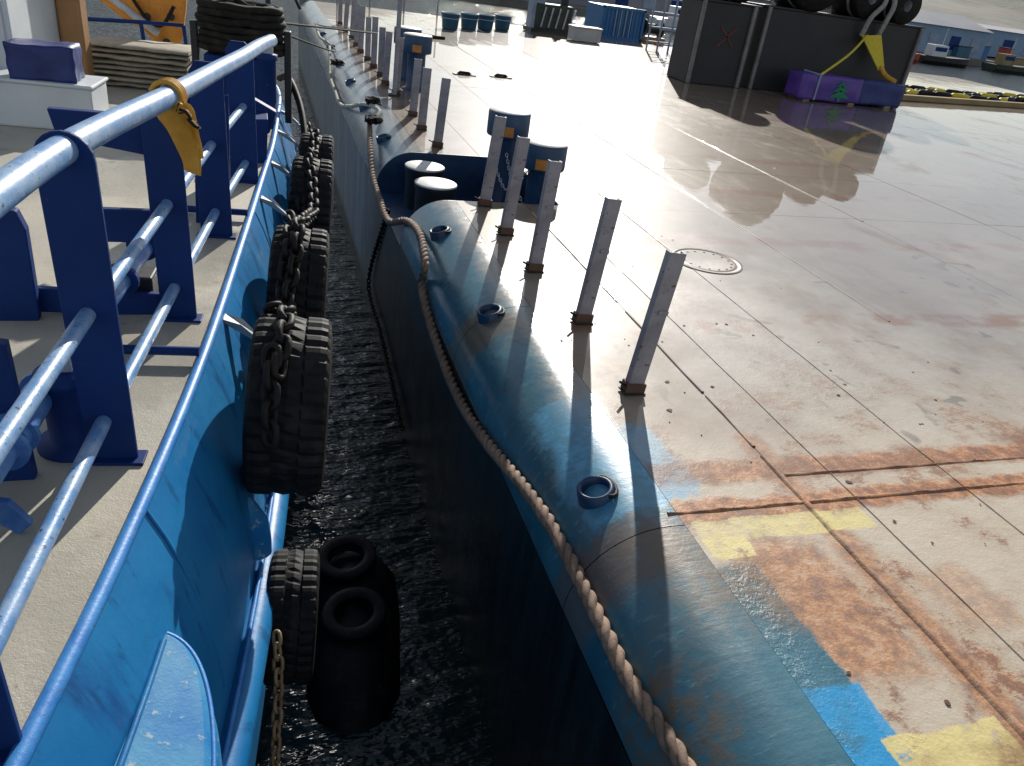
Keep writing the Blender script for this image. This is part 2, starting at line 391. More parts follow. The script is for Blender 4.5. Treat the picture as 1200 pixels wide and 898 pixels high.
def gunwale_mat():
    k = NB('gunwale_paint'); X, Y, Z = k.xyz()
    mid = k.noise(1.6, 6, .62); fine = k.noise(12, 5, .7); big = k.noise(.7, 4, .6); vf = k.noise(60, 3, .6)
    scr = k.noise(9, 4, .6, stretch=(.5, 3, 1.5)); wob = k.noise(6, 5, .65)
    c = k.mix(k.ramp(mid, .35, .65), (.024, .11, .16), (.045, .16, .215))
    c = k.mix(k.ramp(scr, .58, .7), c, (.10, .22, .25))
    c = k.mix(k.math('MULTIPLY', k.ramp(big, .5, .62), k.ramp(fine, .35, .6)), c, (.15, .10, .05))
    c = k.mix(k.math('MULTIPLY', k.rect(1.35, 1.95, 4.9, 5.5, .1, .1, wob), .6), c, (.2, .12, .045))
    c = k.mix(k.math('MULTIPLY', k.rect(1.35, 1.95, 2.35, 2.75, .08, .07, wob), .6), c, (.17, .085, .04))
    c = k.mix(k.ramp(fine, .66, .72), c, RUST)
    c = k.mix(k.math('MULTIPLY', k.rect(1.56, 2.05, 2.78, 3.9, .08, .03, wob), k.ramp(fine, .25, .6, 1, .4)), c, (.10, .36, .56))
    c = k.mix(k.math('MULTIPLY', k.math('MULTIPLY', k.ramp(k.math('ADD', Y, k.math('MULTIPLY', wob, .3)), 1.9, 2.4), k.ramp(Y, 2.55, 2.7, 1, 0)), k.math('MULTIPLY', k.ramp(X, 1.5, 1.9), k.ramp(fine, .35, .6, .35, .8))), c, (.15, .095, .05))
    tx = k.math('ADD', X, k.math('MULTIPLY', k.math('SUBTRACT', wob, .5), .5))
    c = k.mix(k.math('MULTIPLY', k.math('MULTIPLY', k.ramp(tx, 1.66, 1.95), k.ramp(Y, 3.2, 4.2)), .92), c, (.27, .245, .21))
    c = k.mix(k.math('MULTIPLY', k.ramp(k.noise(2.4, 6, .7, stretch=(1, .6, 1)), .56, .64), .55), c, (.11, .24, .28))
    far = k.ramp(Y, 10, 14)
    c = k.mix(k.math('MULTIPLY', far, k.ramp(mid, .3, .6, .5, .9)), c, (.26, .29, .31))  # far stretch greyed in colour to carry the bright sky reflection
    wet = k.ramp(Y, 3.0, 5.0)
    rough = k.math('ADD', .3, k.math('MULTIPLY', fine, .18)); rough = k.math('SUBTRACT', rough, k.math('MULTIPLY', wet, .17))
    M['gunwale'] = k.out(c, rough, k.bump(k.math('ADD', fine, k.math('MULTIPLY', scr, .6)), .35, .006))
    k = NB('barge_side_paint'); X, Y, Z = k.xyz()
    st = k.noise(2.2, 6, .65, stretch=(1, 3.2, .18)); mid = k.noise(3, 5, .6); fine = k.noise(20, 4, .6)
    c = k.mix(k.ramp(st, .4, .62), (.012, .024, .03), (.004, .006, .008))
    c = k.mix(k.math('MULTIPLY', k.ramp(Y, 9, 12), k.ramp(st, .42, .58, .95, .45)), c, (.19, .235, .27))  # beyond the recess, grazing sky reflection painted in as pale grey-blue
    c = k.mix(k.ramp(fine, .66, .74), c, (.07, .04, .025))
    c = k.mix(k.ramp(Z, .25, .5, 1, 0), c, (.015, .02, .015))
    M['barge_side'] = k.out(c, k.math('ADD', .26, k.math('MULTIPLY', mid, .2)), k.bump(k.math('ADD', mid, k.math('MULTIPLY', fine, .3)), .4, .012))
gunwale_mat()

def tug_mats():
    k = NB('hull_blue_paint'); mid = k.noise(1.8, 6, .6); st = k.noise(3, 5, .6, stretch=(1, 1.5, .35)); fine = k.noise(22, 5, .65)
    c = k.mix(k.ramp(mid, .35, .68), (.007, .15, .38), (.014, .19, .43))
    c = k.mix(k.ramp(st, .56, .74), c, (.01, .085, .27))
    c = k.mix(k.ramp(k.noise(26, 4, .7, stretch=(1, 1, .4)), .70, .74), c, (.03, .035, .05))
    c = k.mix(k.math('MULTIPLY', k.ramp(k.noise(5, 6, .7, stretch=(1, 1.6, .25)), .56, .66), .55), c, (.004, .045, .15))
    c = k.mix(k.ramp(k.noise(2.6, 6, .7, dist=.8), .64, .67), c, (.03, .17, .38))
    c = k.mix(k.math('MULTIPLY', k.ramp(k.noise(34, 5, .7), .66, .7), k.ramp(mid, .4, .6)), c, (.12, .07, .05))
    M['hull_blue'] = k.out(c, k.math('ADD', .3, k.math('MULTIPLY', fine, .22)), k.bump(k.math('ADD', mid, k.math('MULTIPLY', fine, .25)), .35, .012))
    k = NB('boat_deck_paint'); mid = k.noise(1.3, 6, .6); fine = k.noise(26, 5, .7); vf = k.noise(160, 2, .6)
    c = k.mix(k.ramp(mid, .35, .66), (.47, .43, .345), (.37, .35, .29))
    c = k.mix(k.ramp(fine, .64, .72), c, (.3, .2, .11))
    c = k.mix(k.ramp(k.noise(5, 5, .65), .62, .72), c, (.22, .21, .18))
    wet = k.ramp(k.noise(.9, 4, .6), .47, .6)
    M['boat_deck'] = k.out(c, k.math('SUBTRACT', .6, k.math('MULTIPLY', wet, .35)), k.bump(k.math('ADD', fine, k.math('MULTIPLY', vf, .6)), .45, .006))
    k = NB('water'); 
    a = k.noise(1.6, 4, .6, stretch=(.6, 1.5, 1)); b = k.noise(6.0, 3, .5, stretch=(.7, 1.3, 1)); c2 = k.noise(.25, 3, .5)
    n = k.bump(c2, .4, .2); n = k.bump(a, .9, .18, n); n = k.bump(b, .7, .06, n)
    M['water'] = k.out((.008, .02, .022), .05, n); k.b.inputs['IOR'].default_value = 1.33
    k = NB('hillside'); n1 = k.noise(.03, 6, .65)
    M['hill'] = k.out(k.mix(k.ramp(n1, .4, .6), (.09, .1, .07), (.16, .15, .12)), .9, k.bump(n1, .5, 3))
tug_mats()

# ================================================================== SETTING
mb = MB(); mb.add([(-3000,-400,0),(3000,-400,0),(3000,4000,0),(-3000,4000,0)], [(0,1,2,3)])
tag(mb.build('water', M['water']), kind='structure')

# ================================================================== BARGE
barge = thing('barge', (8, 12, -.4), 'large flat barge with wet rusty beige deck and rounded blue gunwale', 'barge')
XS, XD, RG = 1.42, 1.92, 0.50
Y0, Y1 = -7.0, 33.0; XR = 33.0
PK = (8.10, 10.19, 3.23)      # mooring recess: y0, y1, inboard x
xc = [2.00, 2.80, 3.94, 5.30, 7.4, 9.6, 12.2, 15.2, 18.6, 22.4, 27, 33]
yc = [-7, -2.2, 2.715, 8.10, 10.19, 16.0, 21.5, 27, 33]
g = .003
for i in range(len(xc)-1):
    for j in range(len(yc)-1):
        x0, x1, y0, y1 = xc[i]+g, xc[i+1]-g, yc[j]+g, yc[j+1]-g
        if y0 < 10.1 and y0 > 8.0:
            if x1 < PK[2]+.1: continue
            if x0 < PK[2]: x0 = PK[2]
        z = DECK + random.uniform(-.0015, .0015)
        mb = MB().box(((x0+x1)/2, (y0+y1)/2, z-.006), (x1-x0, y1-y0, .012))
        mb.build('deck_plate', M['barge_deck'], barge)
# steel under the plates, with the recess left open
mb = MB()
for (x0, x1, y0, y1) in ((1.99, XR-.1, Y0+.1, PK[0]-.02), (PK[2]+.02, XR-.1, PK[0]-.02, PK[1]+.02), (1.99, XR-.1, PK[1]+.02, Y1-.1)):
    mb.box(((x0+x1)/2, (y0+y1)/2, DECK-.06), (x1-x0, y1-y0, .06))
mb.build('deck_base', M['black_steel'], barge)
def gun_prof(y, off=0.0):
    pts = [Vector((2.00, y, DECK+off))]
    for k in range(13):
        a = math.pi/2*k/12
        pts.append(Vector((XD-math.sin(a)*(RG+off), y, DECK-RG+math.cos(a)*(RG+off))))
    return pts
for (a, b) in ((-7, -2.2), (-2.2, .35), (.35, 2.62), (2.62, 5.30), (5.30, 8.10), (10.19, 13.2), (13.2, 16), (16, 19), (19, 22), (22, 26), (26, 33)):
    n = max(2, int((b-a)/.25)); rows = []
    for i in range(n+1):
        y = a+g + (b-a-2*g)*i/n; dent = lambda p: mnoise.noise(Vector((p.y*.9, p.z*2, p.x*2)))*.007
        rows.append([p+Vector((-1, 0, .6))*dent(p)*(0 if i in (0, n) else 1) for p in gun_prof(y)])
    MB().loft(rows, True).build('gunwale_plate', M['gunwale'], barge)
# vertical side in plates
for (a, b) in ((-7, -2.2), (-2.2, .35), (.35, 2.62), (2.62, 5.30), (5.30, 8.10), (8.10, 10.19), (10.19, 13.2), (13.2, 16), (16, 19), (19, 22), (22, 26), (26, 33)):
    top = DECK-RG-.002 if a != 8.10 else DECK-.56
    n = max(2, int((b-a)/.3)); rows = []
    zs = [top-(top+.6)*k/8 for k in range(9)]
    for i in range(n+1):
        y = a+.001 + (b-a-.002)*i/n
        rows.append([Vector((XS+mnoise.noise(Vector((y*.8, z*1.1, 3)))*.012*(0 if i in (0, n) else 1), y, z)) for z in zs])
    MB().loft(rows, True).build('side_plate', M['barge_side'], barge)
MB().box(((1.45+XR)/2, 33.0, DECK/2-.3), (XR-1.45, .02, DECK+.6)).build('end_plate', M['barge_side'], barge)
MB().box((XR, 13, DECK/2-.3), (.02, 40, DECK+.6)).build('end_plate', M['barge_side'], barge)
# mooring recess
prof = [p for p in gun_prof(PK[1]-.002)]
pts = [Vector((PK[2], PK[1]-.002, DECK))] + prof + [Vector((XS, PK[1]-.002, DECK-.56)), Vector((PK[2], PK[1]-.002, DECK-.56))]
MB().prism(pts, (0, .018, 0)).build('recess_bulkhead', M['bollard_blue'], barge)
prof = [p for p in gun_prof(PK[0]+.002)]
pts = [Vector((PK[2], PK[0]+.002, DECK))] + prof + [Vector((XS, PK[0]+.002, DECK-.56)), Vector((PK[2], PK[0]+.002, DECK-.56))]
MB().prism(pts, (0, -.018, 0)).build('recess_bulkhead', M['bollard_blue'], barge)
MB().box((PK[2]+.008, (PK[0]+PK[1])/2, DECK-.29), (.016, PK[1]-PK[0], .55)).build('recess_side', M['bollard_blue'], barge)
MB().box(((XS+PK[2])/2+.01, (PK[0]+PK[1])/2, DECK-.57), (PK[2]-XS, PK[1]-PK[0], .02)).build('recess_floor', M['bollard_blue'], barge)
# raised weld beads along the plate joints
for x, a, b, wd, ht in ((2.80, -6, 3.15, .05, .014), (2.80, 3.9, 5.2, .03, .012), (2.80, 3.25, 3.85, .025, .01), (3.14, -6, 6.5, .010, .005), (3.94, -6, 9, .010, .005), (2.80, 5.4, 7.8, .02, .01), (5.30, 5, 24, .03, .008), (7.4, 8, 30, .03, .008)):
    rows = []
    n = int((b-a)/.12)
    for i in range(n+1):
        y = a+(b-a)*i/n; q = wd*(1+.35*mnoise.noise(Vector((x, y*6, 0)))); hz = ht*(1+.4*mnoise.noise(Vector((x, y*9, 5)))); xx = x+.006*mnoise.noise(Vector((x, y*2, 9)))
        rows.append([Vector((xx-q/2, y, DECK-.002)), Vector((xx-q*.25, y, DECK+hz*.8)), Vector((xx, y, DECK+hz)), Vector((xx+q*.25, y, DECK+hz*.8)), Vector((xx+q/2, y, DECK-.002))])
    MB().loft(rows, True).build('weld_bead', M['barge_deck'], barge)
for y, a, b in ((2.715, 1.95, 12), (2.96, 2.82, 12)):
    rows = []; n = int((b-a)/.1)
    for i in range(n+1):
        x = a+(b-a)*i/n; q = .03*(1+.35*mnoise.noise(Vector((y, x*6, 0)))); hz = .009*(1+.5*mnoise.noise(Vector((y, x*9, 5))))
        rows.append([Vector((x, y-q/2, DECK-.002)), Vector((x, y, DECK+hz)), Vector((x, y+q/2, DECK-.002))])
    MB().loft(rows, True).build('weld_bead', M['barge_deck'], barge)
# manhole
c = onz(828, 306, DECK)
mh = MB().lathe([(.001,.006),(.27,.007),(.29,.008),(.30,.003),(.325,.003),(.33,.008),(.36,.008),(.365,0)], c, seg=40).build('manhole_cover', M['barge_deck'], barge)
for k in range(16):
    a = 2*math.pi*k/16
    MB().cyl(c+Vector((math.cos(a)*.25, math.sin(a)*.25, .006)), .011, .006, seg=6).build('bolt', M['barge_deck'], mh)
# open pipe sockets let into the gunwale
def gun_point(theta, y, off=0.0):   # angle from straight up, towards the water
    return Vector((XD-math.sin(theta)*(RG+off), y, DECK-RG+math.cos(theta)*(RG+off)))
SOCK = [(rad(30), 3.0), (rad(30), 5.28), (rad(32), 7.2), (rad(34), 11.2), (rad(34), 13.4), (rad(34), 15.8), (rad(34), 18), (rad(34), 20.6), (rad(34), 23.2)]
for th, y in SOCK:
    c = gun_point(th, y); ax = Vector((-math.sin(th)*.55, 0, 1)).normalized()
    s = MB().lathe([(.075,.045),(.088,.055),(.10,.045),(.10,-.10),(.088,-.12),(.075,-.10)], c, ax, seg=28, closed=True).build('pipe_socket', M['bollard_blue'], barge)
    MB().lathe([(.001,-.06),(.079,-.06),(.079,-.07),(.001,-.07)], c, ax, seg=20).build('socket_floor', M['black_steel'], s)
    MB().tube([c+ax*.03+Vector((.06+.05*math.cos(t), .09*math.sin(t), .02)) for t in [q*.5 for q in range(-4, 5)]], .012, 8).build('lashing_eye', M['chain_steel'], s)
mb = MB()
for k in range(110):
    x = random.uniform(2.05, 5.2); y = random.uniform(.8, 5.0) if random.random() < .8 else random.uniform(4, 8)
    cl_ = mnoise.noise(Vector((x*1.6, y*1.6, 4)))
    if cl_ < -.05: continue
    q_ = random.uniform(.004, .013)*(2.0 if random.random() < .05 else 1); a0 = random.uniform(0, 6.3); n_ = random.randint(4, 6)
    ring = [Vector((x+math.cos(a0+t*6.283/n_)*q_*random.uniform(.6, 1.5), y+math.sin(a0+t*6.283/n_)*q_*random.uniform(.6, 1.5), DECK+.0025)) for t in range(n_)]
    mb.prism(ring, (random.uniform(-.002, .002), 0, random.uniform(.0012, .0028)))
tag(mb.build('rust_flakes', M['black_flake'], barge), kind='stuff')
# ------------------------------------------------------------------ stanchions along the deck edge
def make_stanchion():
    r = thing('stanchion', (0, 0, 0), 'bare grey steel stanchion standing in the row along the barge gunwale', 'post', 'stanchions along the barge edge')
    mb = MB(); h = 1.0; a = .058; t = .012
    prof = [(-a,-.03),(a,-.03),(a,.03),(a-t,.03),(a-t,-.03+t),(-a+t,-.03+t),(-a+t,.03),(-a,.03)]
    mb.prism([Vector((x, y, .02)) for x, y in prof], (0, 0, h-.02))
    mb.build('channel', M['post_grey'], r, .004)
    MB().box((0, 0, .008), (.16, .10, .012)).box((-.068, 0, .04), (.012, .07, .05)).build('foot_plate', M['black_steel'], r, .003)
    MB().box((0, 0, .045), (.145, .085, .07)).build('socket', M['rusty_steel'], r, .006)
    MB().tube([(-.05,-.01,.05), (-.10,-.02,.075), (-.13,-.03,.09)], .009, 8).build('locking_pin', M['chain_steel'], r)
    MB().box((.02, -.036, .6), (.07, .012, .03)).build('clip', M['post_grey'], r)
    return r
st0 = make_stanchion()
st_lab = ['fifth bare grey stanchion counted from the mooring recess, its foot by the blue paint', 'fourth bare grey stanchion counted from the mooring recess', 'third bare grey stanchion counted from the mooring recess', 'second bare grey stanchion counted from the mooring recess', 'bare grey stanchion standing right at the edge of the mooring recess', 'first bare stanchion just beyond the recess bulkhead', 'middle one of three stanchions just beyond the recess bulkhead', 'last of three stanchions beyond the recess bulkhead, before the gap']
st_y = [3.936, 5.006, 6.059, 7.022, 7.95, 10.58, 11.62, 12.64, 14.4, 15.4, 16.4, 17.4, 18.5, 19.6, 20.8, 22.1, 23.6, 25.4]
tilt = [5.0, 4.6, 3.2, 3.6, 4.2, 3, 2, 2.5] + [random.uniform(-1, 4) for _ in range(10)]
for i, y in enumerate(st_y):
    o = st0 if i == 0 else dup(st0, (0, 0, 0))
    o.location = (2.27 + random.uniform(-.03, .03) if i > 1 else (2.285, 2.33)[i], y, DECK+.004)
    o.rotation_euler = (rad(random.uniform(-1.2, 1.2)), rad(tilt[i]), rad(random.uniform(-6, 6)))
    o['label'] = st_lab[i] if i < 8 else 'grey stanchion in the long far row beyond the gap along the gunwale'
    o.scale = (1, 1, (.98, .98, .97, .95, .95, .9, .86, .84)[i] if i < 8 else random.uniform(.85, 1.05))
# tall thin pole at the edge further out
c = onz(462, 112, DECK)
r = thing('pole', c, 'tall thin dark pole rising above the row of stanchions', 'pole')
MB().tube([c, c+Vector((.02, 0, 1.75))], .04, 10).build('shaft', M['post_grey'], r)
MB().cyl(c, .11, .02).build('base_plate', M['black_steel'], r)
# low bitts in the recess
for k, (px, py) in enumerate(((498, 194), (511, 214))):
    c = onz(px, py, DECK-.03); c.z = DECK-.56
    r = thing('mooring_bitt', c, ('black mooring bitt with pale top in the recess, beside the far bulkhead', 'black mooring bitt with pale top in the recess, beside the rounded gunwale end')[k], 'bollard', 'low bitts in the recess')
    MB().lathe([(.235,0),(.235,.44),(.25,.46),(.25,.51)], c, seg=36).build('column', M['black_steel'], r)
    MB().lathe([(.001,.53),(.24,.53),(.252,.522),(.252,.51),(.24,.505)], c, seg=36).build('top', M['top_white'], r)
# tall blue bollards on the inboard side of the recess
def tall_bollard(c, h, label, grp='tall blue bollards'):
    r = thing('mooring_bollard', c, label, 'bollard', grp)
    MB().lathe([(.24,0),(.24,.02),(.19,.03),(.165,.06),(.165,h-.34),(.18,h-.31)], c, seg=32).build('column', M['bollard_blue'], r)
    cap = MB().lathe([(.17,h-.31),(.255,h-.30),(.265,h-.28),(.265,h-.02),(.255,h),(.25,h)], c, seg=36).build('cap', M['cap_blue'], r)
    MB().lathe([(.001,h+.006),(.25,h+.006),(.257,h-.002)], c, seg=36).build('top', M['top_white'], cap)
    a0 = math.atan2(-c.y, -c.x)
    rows = [[Vector((c.x+math.cos(a)*.270, c.y+math.sin(a)*.270, c.z+z)) for z in (h-.27, h-.15)] for a in [a0-.32+.1*q for q in range(7)]]
    MB().loft(rows, True).build('paint_mark', M['ochre'], cap)
    return r
pA = ony(598, 130, 9.55); pB = ony(640, 167, 8.75)
bA = tall_bollard(Vector((pA.x, pA.y, DECK-.56)), pA.z-DECK+.56, 'tall blue mooring bollard with ochre mark, close to the recess bulkhead')
bB = tall_bollard(Vector((pB.x, pB.y, DECK-.56)), pB.z-DECK+.56, 'tall blue mooring bollard with ochre mark, at the near inboard corner of the recess')
pC = onz(446, 108, DECK); pD = onz(456, 116, DECK)
tall_bollard(Vector((2.75, 16.2, DECK)), .95, 'blue bollard behind the far stanchions, first of a pair', 'bollards behind far stanchions')
tall_bollard(Vector((2.75, 15.1, DECK)), .95, 'blue bollard behind the far stanchions, second of a pair', 'bollards behind far stanchions')

# ------------------------------------------------------------------ chains (every link a part)
def link_mesh(name, L, W, r, mat, seg=8, n=14):
    mb = MB(); path = []
    for k in range(n):
        a = 2*math.pi*k/n; path.append(Vector((math.cos(a)*W/2, 0, math.sin(a)*W/2 + math.copysign((L-W)/2, math.sin(a)) if abs(math.sin(a)) > .01 else 0)))
    mb.tube(path, r, seg, closed=True)
    me = bpy.data.meshes.new(name); me.from_pydata([tuple(p) for p in mb.v], [], mb.f); me.materials.append(mat)
    for p in me.polygons: p.use_smooth = True
    return me
LK = {'steel': link_mesh('link', .075, .046, .0095, M['chain_steel']), 'rusty': link_mesh('link', .075, .046, .0095, M['chain_rusty']),
      'fine': link_mesh('link', .05, .03, .005, M['galv'], 6, 10), 'big': link_mesh('link', .115, .072, .016, M['chain_steel'])}
def chain(path, kind, label, group=None, name='chain'):
    step = {'steel': .058, 'rusty': .058, 'fine': .041, 'big': .085}[kind]
    P = resample(path, step); r = thing(name, P[-1], label, 'chain', group)
    for i in range(len(P)-1):
        d = (P[i+1]-P[i]).normalized(); c = (P[i]+P[i+1])/2
        q = d.to_track_quat('Z', 'Y'); q = q @ Matrix.Rotation((math.pi/2)*(i % 2)+random.uniform(-.25, .25)+.6, 3, 'Z').to_quaternion()
        o = link('link', LK[kind], c, r); o.rotation_mode = 'QUATERNION'; o.rotation_quaternion = q
    return r
cA, cB = WORLD[bA], WORLD[bB]
chain([cA+Vector((-.2, -.12, .75)), cA+Vector((-.1, -.5, .45)), cB+Vector((-.22, .2, .62)), cB+Vector((-.18, -.08, .8))], 'fine', 'thin pale chain slung between the two tall blue bollards')
chain([cA+Vector((-.05, -.22, .82)), (cA+cB)/2+Vector((-.12, 0, .55)), cB+Vector((-.12, .2, .3)), cB+Vector((-.2, -.1, .15))], 'fine', 'thin pale chain drooping from the farther tall bollard to the nearer one\'s foot')

# ------------------------------------------------------------------ ropes
def rope(path, R, label, name='mooring_rope', mat='rope_fibre', lay=.26, step=.02, cat='rope', seg=8):
    P = resample(path, step); r = thing(name, P[0], label, cat)
    n = len(P); fr = []; prev = None
    for i in range(n):
        t = (P[min(i+1, n-1)]-P[max(i-1, 0)]).normalized()
        u = (Vector((0,0,1)).cross(t) if prev is None else prev - t*prev.dot(t)).normalized(); prev = u; fr.append((u, t.cross(u)))
    for s in range(3):
        q = []
        for i in range(n):
            a = 2*math.pi*(i*step/lay + s/3); q.append(P[i]+(fr[i][0]*math.cos(a)+fr[i][1]*math.sin(a))*R*(.5+.07*mnoise.noise(P[i]*5+Vector((s, 0, 0)))))
        MB().tube(q, [R*(.53+.06*mnoise.noise(p*7)) for p in q], seg).build('strand', M[mat], r)
    return r
def hit(px, py, off):        # first point of the sight line on the barge edge, stood off by the rope's radius
    d = ray(px, py).normalized(); t = 1.0
    while t < 60:
        p = EYE+d*t
        if p.z < DECK+off:
            if p.x > XD: return p
            dx, dz = p.x-XD, p.z-(DECK-RG)
            if dz > 0 and math.hypot(dx, dz) < RG+off: return p
            if dz <= 0 and p.x > XS-off: return p
        t += .01
    return EYE+d*8
RR = .040
near = [(870, 1010), (832, 950), (800, 893), (768, 845), (733, 790), (700, 722), (672, 665), (640, 607), (605, 560), (570, 518), (540, 472), (518, 420), (503, 375), (494, 335)]
path = [hit(x, y, RR) for x, y in near]
path += [Vector((1.40, 6.6, DECK-.16)), Vector((1.47, 7.3, DECK-.12)), Vector((1.46, 8.0, DECK-.22)), Vector((1.36, 8.6, DECK-.42)), Vector((1.36, 9.4, DECK-.40)), Vector((1.37, 10.2, DECK-.33)), Vector((1.42, 10.9, DECK-.16)), Vector((1.52, 11.8, DECK-.03))]
rope(path, RR, 'thick brown three-strand mooring rope lying along the near gunwale')
path = [Vector((1.55, 12.0, DECK-.04)), Vector((1.75, 12.5, DECK+.05)), Vector((1.62, 13.2, DECK+.01)), Vector((1.44, 13.9, DECK-.17)), Vector((1.38, 15, DECK-.35)), Vector((1.39, 16.3, DECK-.34)), Vector((1.40, 17.6, DECK-.28)), Vector((1.5, 19, DECK-.06)), Vector((1.58, 20.5, DECK+.01)), Vector((1.5, 22.5, DECK-.06)), Vector((1.56, 25, DECK))]
rope(path, .035, 'pale rope draped over the far gunwale in a loose bight', 'edge_rope', 'rope_pale', .25, .05, seg=6)
# lashing across to the workboat
def line(path, r, label, name, mat, cat='line', step=.12):
    P = resample(path, step); return tag(MB().tube(P, r, 7).build(name, M[mat]), label, cat)
# dark knots of rope on the far gunwale
for k, (y, x) in enumerate(((11.7, 1.56), (17.2, 1.5), (13.1, 1.72))):
    mb = MB()
    for j in range(9):
        pts = []
        for q in range(9):
            a = q*.8+j*1.3; pts.append(Vector((x+.09*math.cos(a)+random.uniform(-.04,.04), y+.12*math.sin(a*1.3)+random.uniform(-.05,.05), DECK+.04-.25*max(0, 1.62-x)+abs(.09*math.sin(a+j)))))
        mb.tube(resample(pts, .03), .014, 6)
    tag(mb.build('rope_tangle', M['dark_rope']), ('dark rope tangle where the brown mooring rope ends on the gunwale', 'dark rope tangle lying farthest along the gunwale, beside the pale rope', 'dark rope tangle on the gunwale just past the end of the brown rope')[k], 'rope', 'rope tangles on the gunwale')

# ================================================================== WORKBOAT
boat = thing('workboat', T(4, -3, -.4), 'blue hulled workboat with beige deck moored against the barge', 'boat')
edge = [(-3.5, 0), (-1, 0), (0, 0), (.8, 0), (2, 0), (3.6, 0), (5, 0), (6.2, 0), (7.5, 0), (8.6, -.03), (9.4, -.17), (10.0, -.5), (10.35, -1.1), (10.5, -2), (10.5, -4), (10.5, -6.5)]
E3 = resample([TH(s, v, 0) for s, v in edge], .15)
NRM = []
for i in range(len(E3)):
    t = (E3[min(i+1, len(E3)-1)]-E3[max(i-1, 0)]).normalized(); NRM.append(Vector((t.y, -t.x, 0)))
def hull_off(z):   # outboard distance of the hull plating below the deck edge
    tab = [(3.04, .0), (2.9, .06), (2.75, .11), (2.55, .16), (2.3, .20), (2.1, .22), (1.5, .22), (.6, .2), (-.6, .05)]
    for (z0, o0), (z1, o1) in zip(tab, tab[1:]):
        if z <= z0 and z >= z1: return o0+(o1-o0)*(z0-z)/(z0-z1)
    return .1
zs = [3.03, 2.97, 2.9, 2.82, 2.75, 2.65, 2.55, 2.42, 2.3, 2.1, 1.8, 1.5, 1.0, .6, 0, -.6]
rows = [[Vector((p.x, p.y, z))+n*(hull_off(z)+.008*mnoise.noise(Vector((p.y*1.1, z*1.6, 0)))) for z in zs] for p, n in zip(E3, NRM)]
MB().loft(rows, True).build('hull_side', M['hull_blue'], boat)
dk = [Vector((p.x, p.y, TDECK)) for p in E3] + [T(-3.5, -6.5, TDECK)]
MB().add(dk, [tuple(range(len(dk)))[::-1]]).build('deck', M['boat_deck'], boat)
MB().tube([Vector((p.x, p.y, TDECK+.012))+n*.0 for p, n in zip(E3, NRM)], .025, 12).build('deck_edge_bar', M['edge_blue'], boat)
# rubbing strake
MB().tube([Vector((p.x, p.y, 1.86))+n*.25 for p, n in zip(E3, NRM)], .085, 14).build('rubbing_strake', M['hull_blue'], boat)
MB().tube([Vector((p.x, p.y, 1.952))+n*.25 for p, n in zip(E3, NRM)], .012, 8).build('strake_weld', M['edge_blue'], boat)
for sw in (.95, 2.9, 4.3, 6.2):
    MB().tube([TH(sw, hull_off(z)+.001, z) for z in zs if z > 1.9], .007, 6).build('weld_seam', M['hull_blue'], boat)
# vertical fairing pads on the hull side
def pad(s, ztop, zbot, wd, proud, tilt=.0):
    rows = []
    n = 16
    for i in range(n+1):
        f = i/n; z = ztop-(ztop-zbot)*f
        hw = wd*math.sqrt(max(0, 1-(1-min(1, f*2.2))**2))+.004
        row = []
        for k in range(11):
            a = math.pi*(k/10-.5); vv = hull_off(z)+proud*math.cos(a)*min(1, .25+f*1.8); row.append(TH(s+hw*math.sin(a)+tilt*f, vv-.012, z))
        rows.append(row)
    return MB().loft(rows, True).build('fairing_pad', M['pad_blue'], boat)
def sponson():
    rows = []
    for zf, grow in ((2.735, -.035), (2.72, -.008), (2.69, .0), (2.5, .012), (2.2, .018), (1.97, .018)):
        row = []
        for k in range(25):
            a = math.pi/2*k/24; sl = .66*math.sin(1.0) if False else 0
            ss = .68 - (1-math.cos(a))*.75*1.0; vv = .15 + (.25+grow)*math.sin(a)**.85
            drop = .11*max(0, (vv-.15)/.25) if zf > 2.6 else 0
            row.append(T(ss+grow*.6*math.cos(a), vv, zf-drop))
        row += [T(-1.2, .40+grow, zf-(.11 if zf > 2.6 else 0))]
        rows.append(row)
    mb = MB().loft(rows, True)
    top = rows[0]; inner = [T((TD.dot(p-T0)), .10, 2.75) for p in top]
    mb.loft([inner, top], True)
    sp = mb.build('sponson', M['pad_blue'], boat)
    MB().tube([p+Vector((0, 0, .0)) for p in rows[1]], .009, 7).build('rim_weld', M['edge_blue'], sp)
    MB().tube([TH(.62-.1*q_, hull_off(2.72)+.006, 2.742-.004*math.sin(q_)) for q_ in range(18)], .010, 7).build('rim_weld', M['hull_blue'], sp)
sponson()
pad(1.86, 2.36, 2.0, .06, .09)
# shackle brackets on the hull
BR = [2.55, 4.7, 5.75, 7.0, 8.0]
for s in BR:
    mb = MB()
    a = TH(s, .02, 2.99); b = TH(s-.01, .11, 2.97); c = TH(s-.03, .21, 2.88)
    mb.prism([a+TD*-.04, a+TD*.04, b+TD*.035, c+TD*.012, c+TD*-.03, b+TD*-.04], (0, 0, .022))
    mb.tube([c+Vector((0,0,-.03))+TN*.02*math.cos(t)+Vector((0,0,.03*math.sin(t))) for t in [q*math.pi/4 for q in range(8)]], .009, 7, closed=True)
    mb.build('chain_bracket', M['galv'], boat, .003)
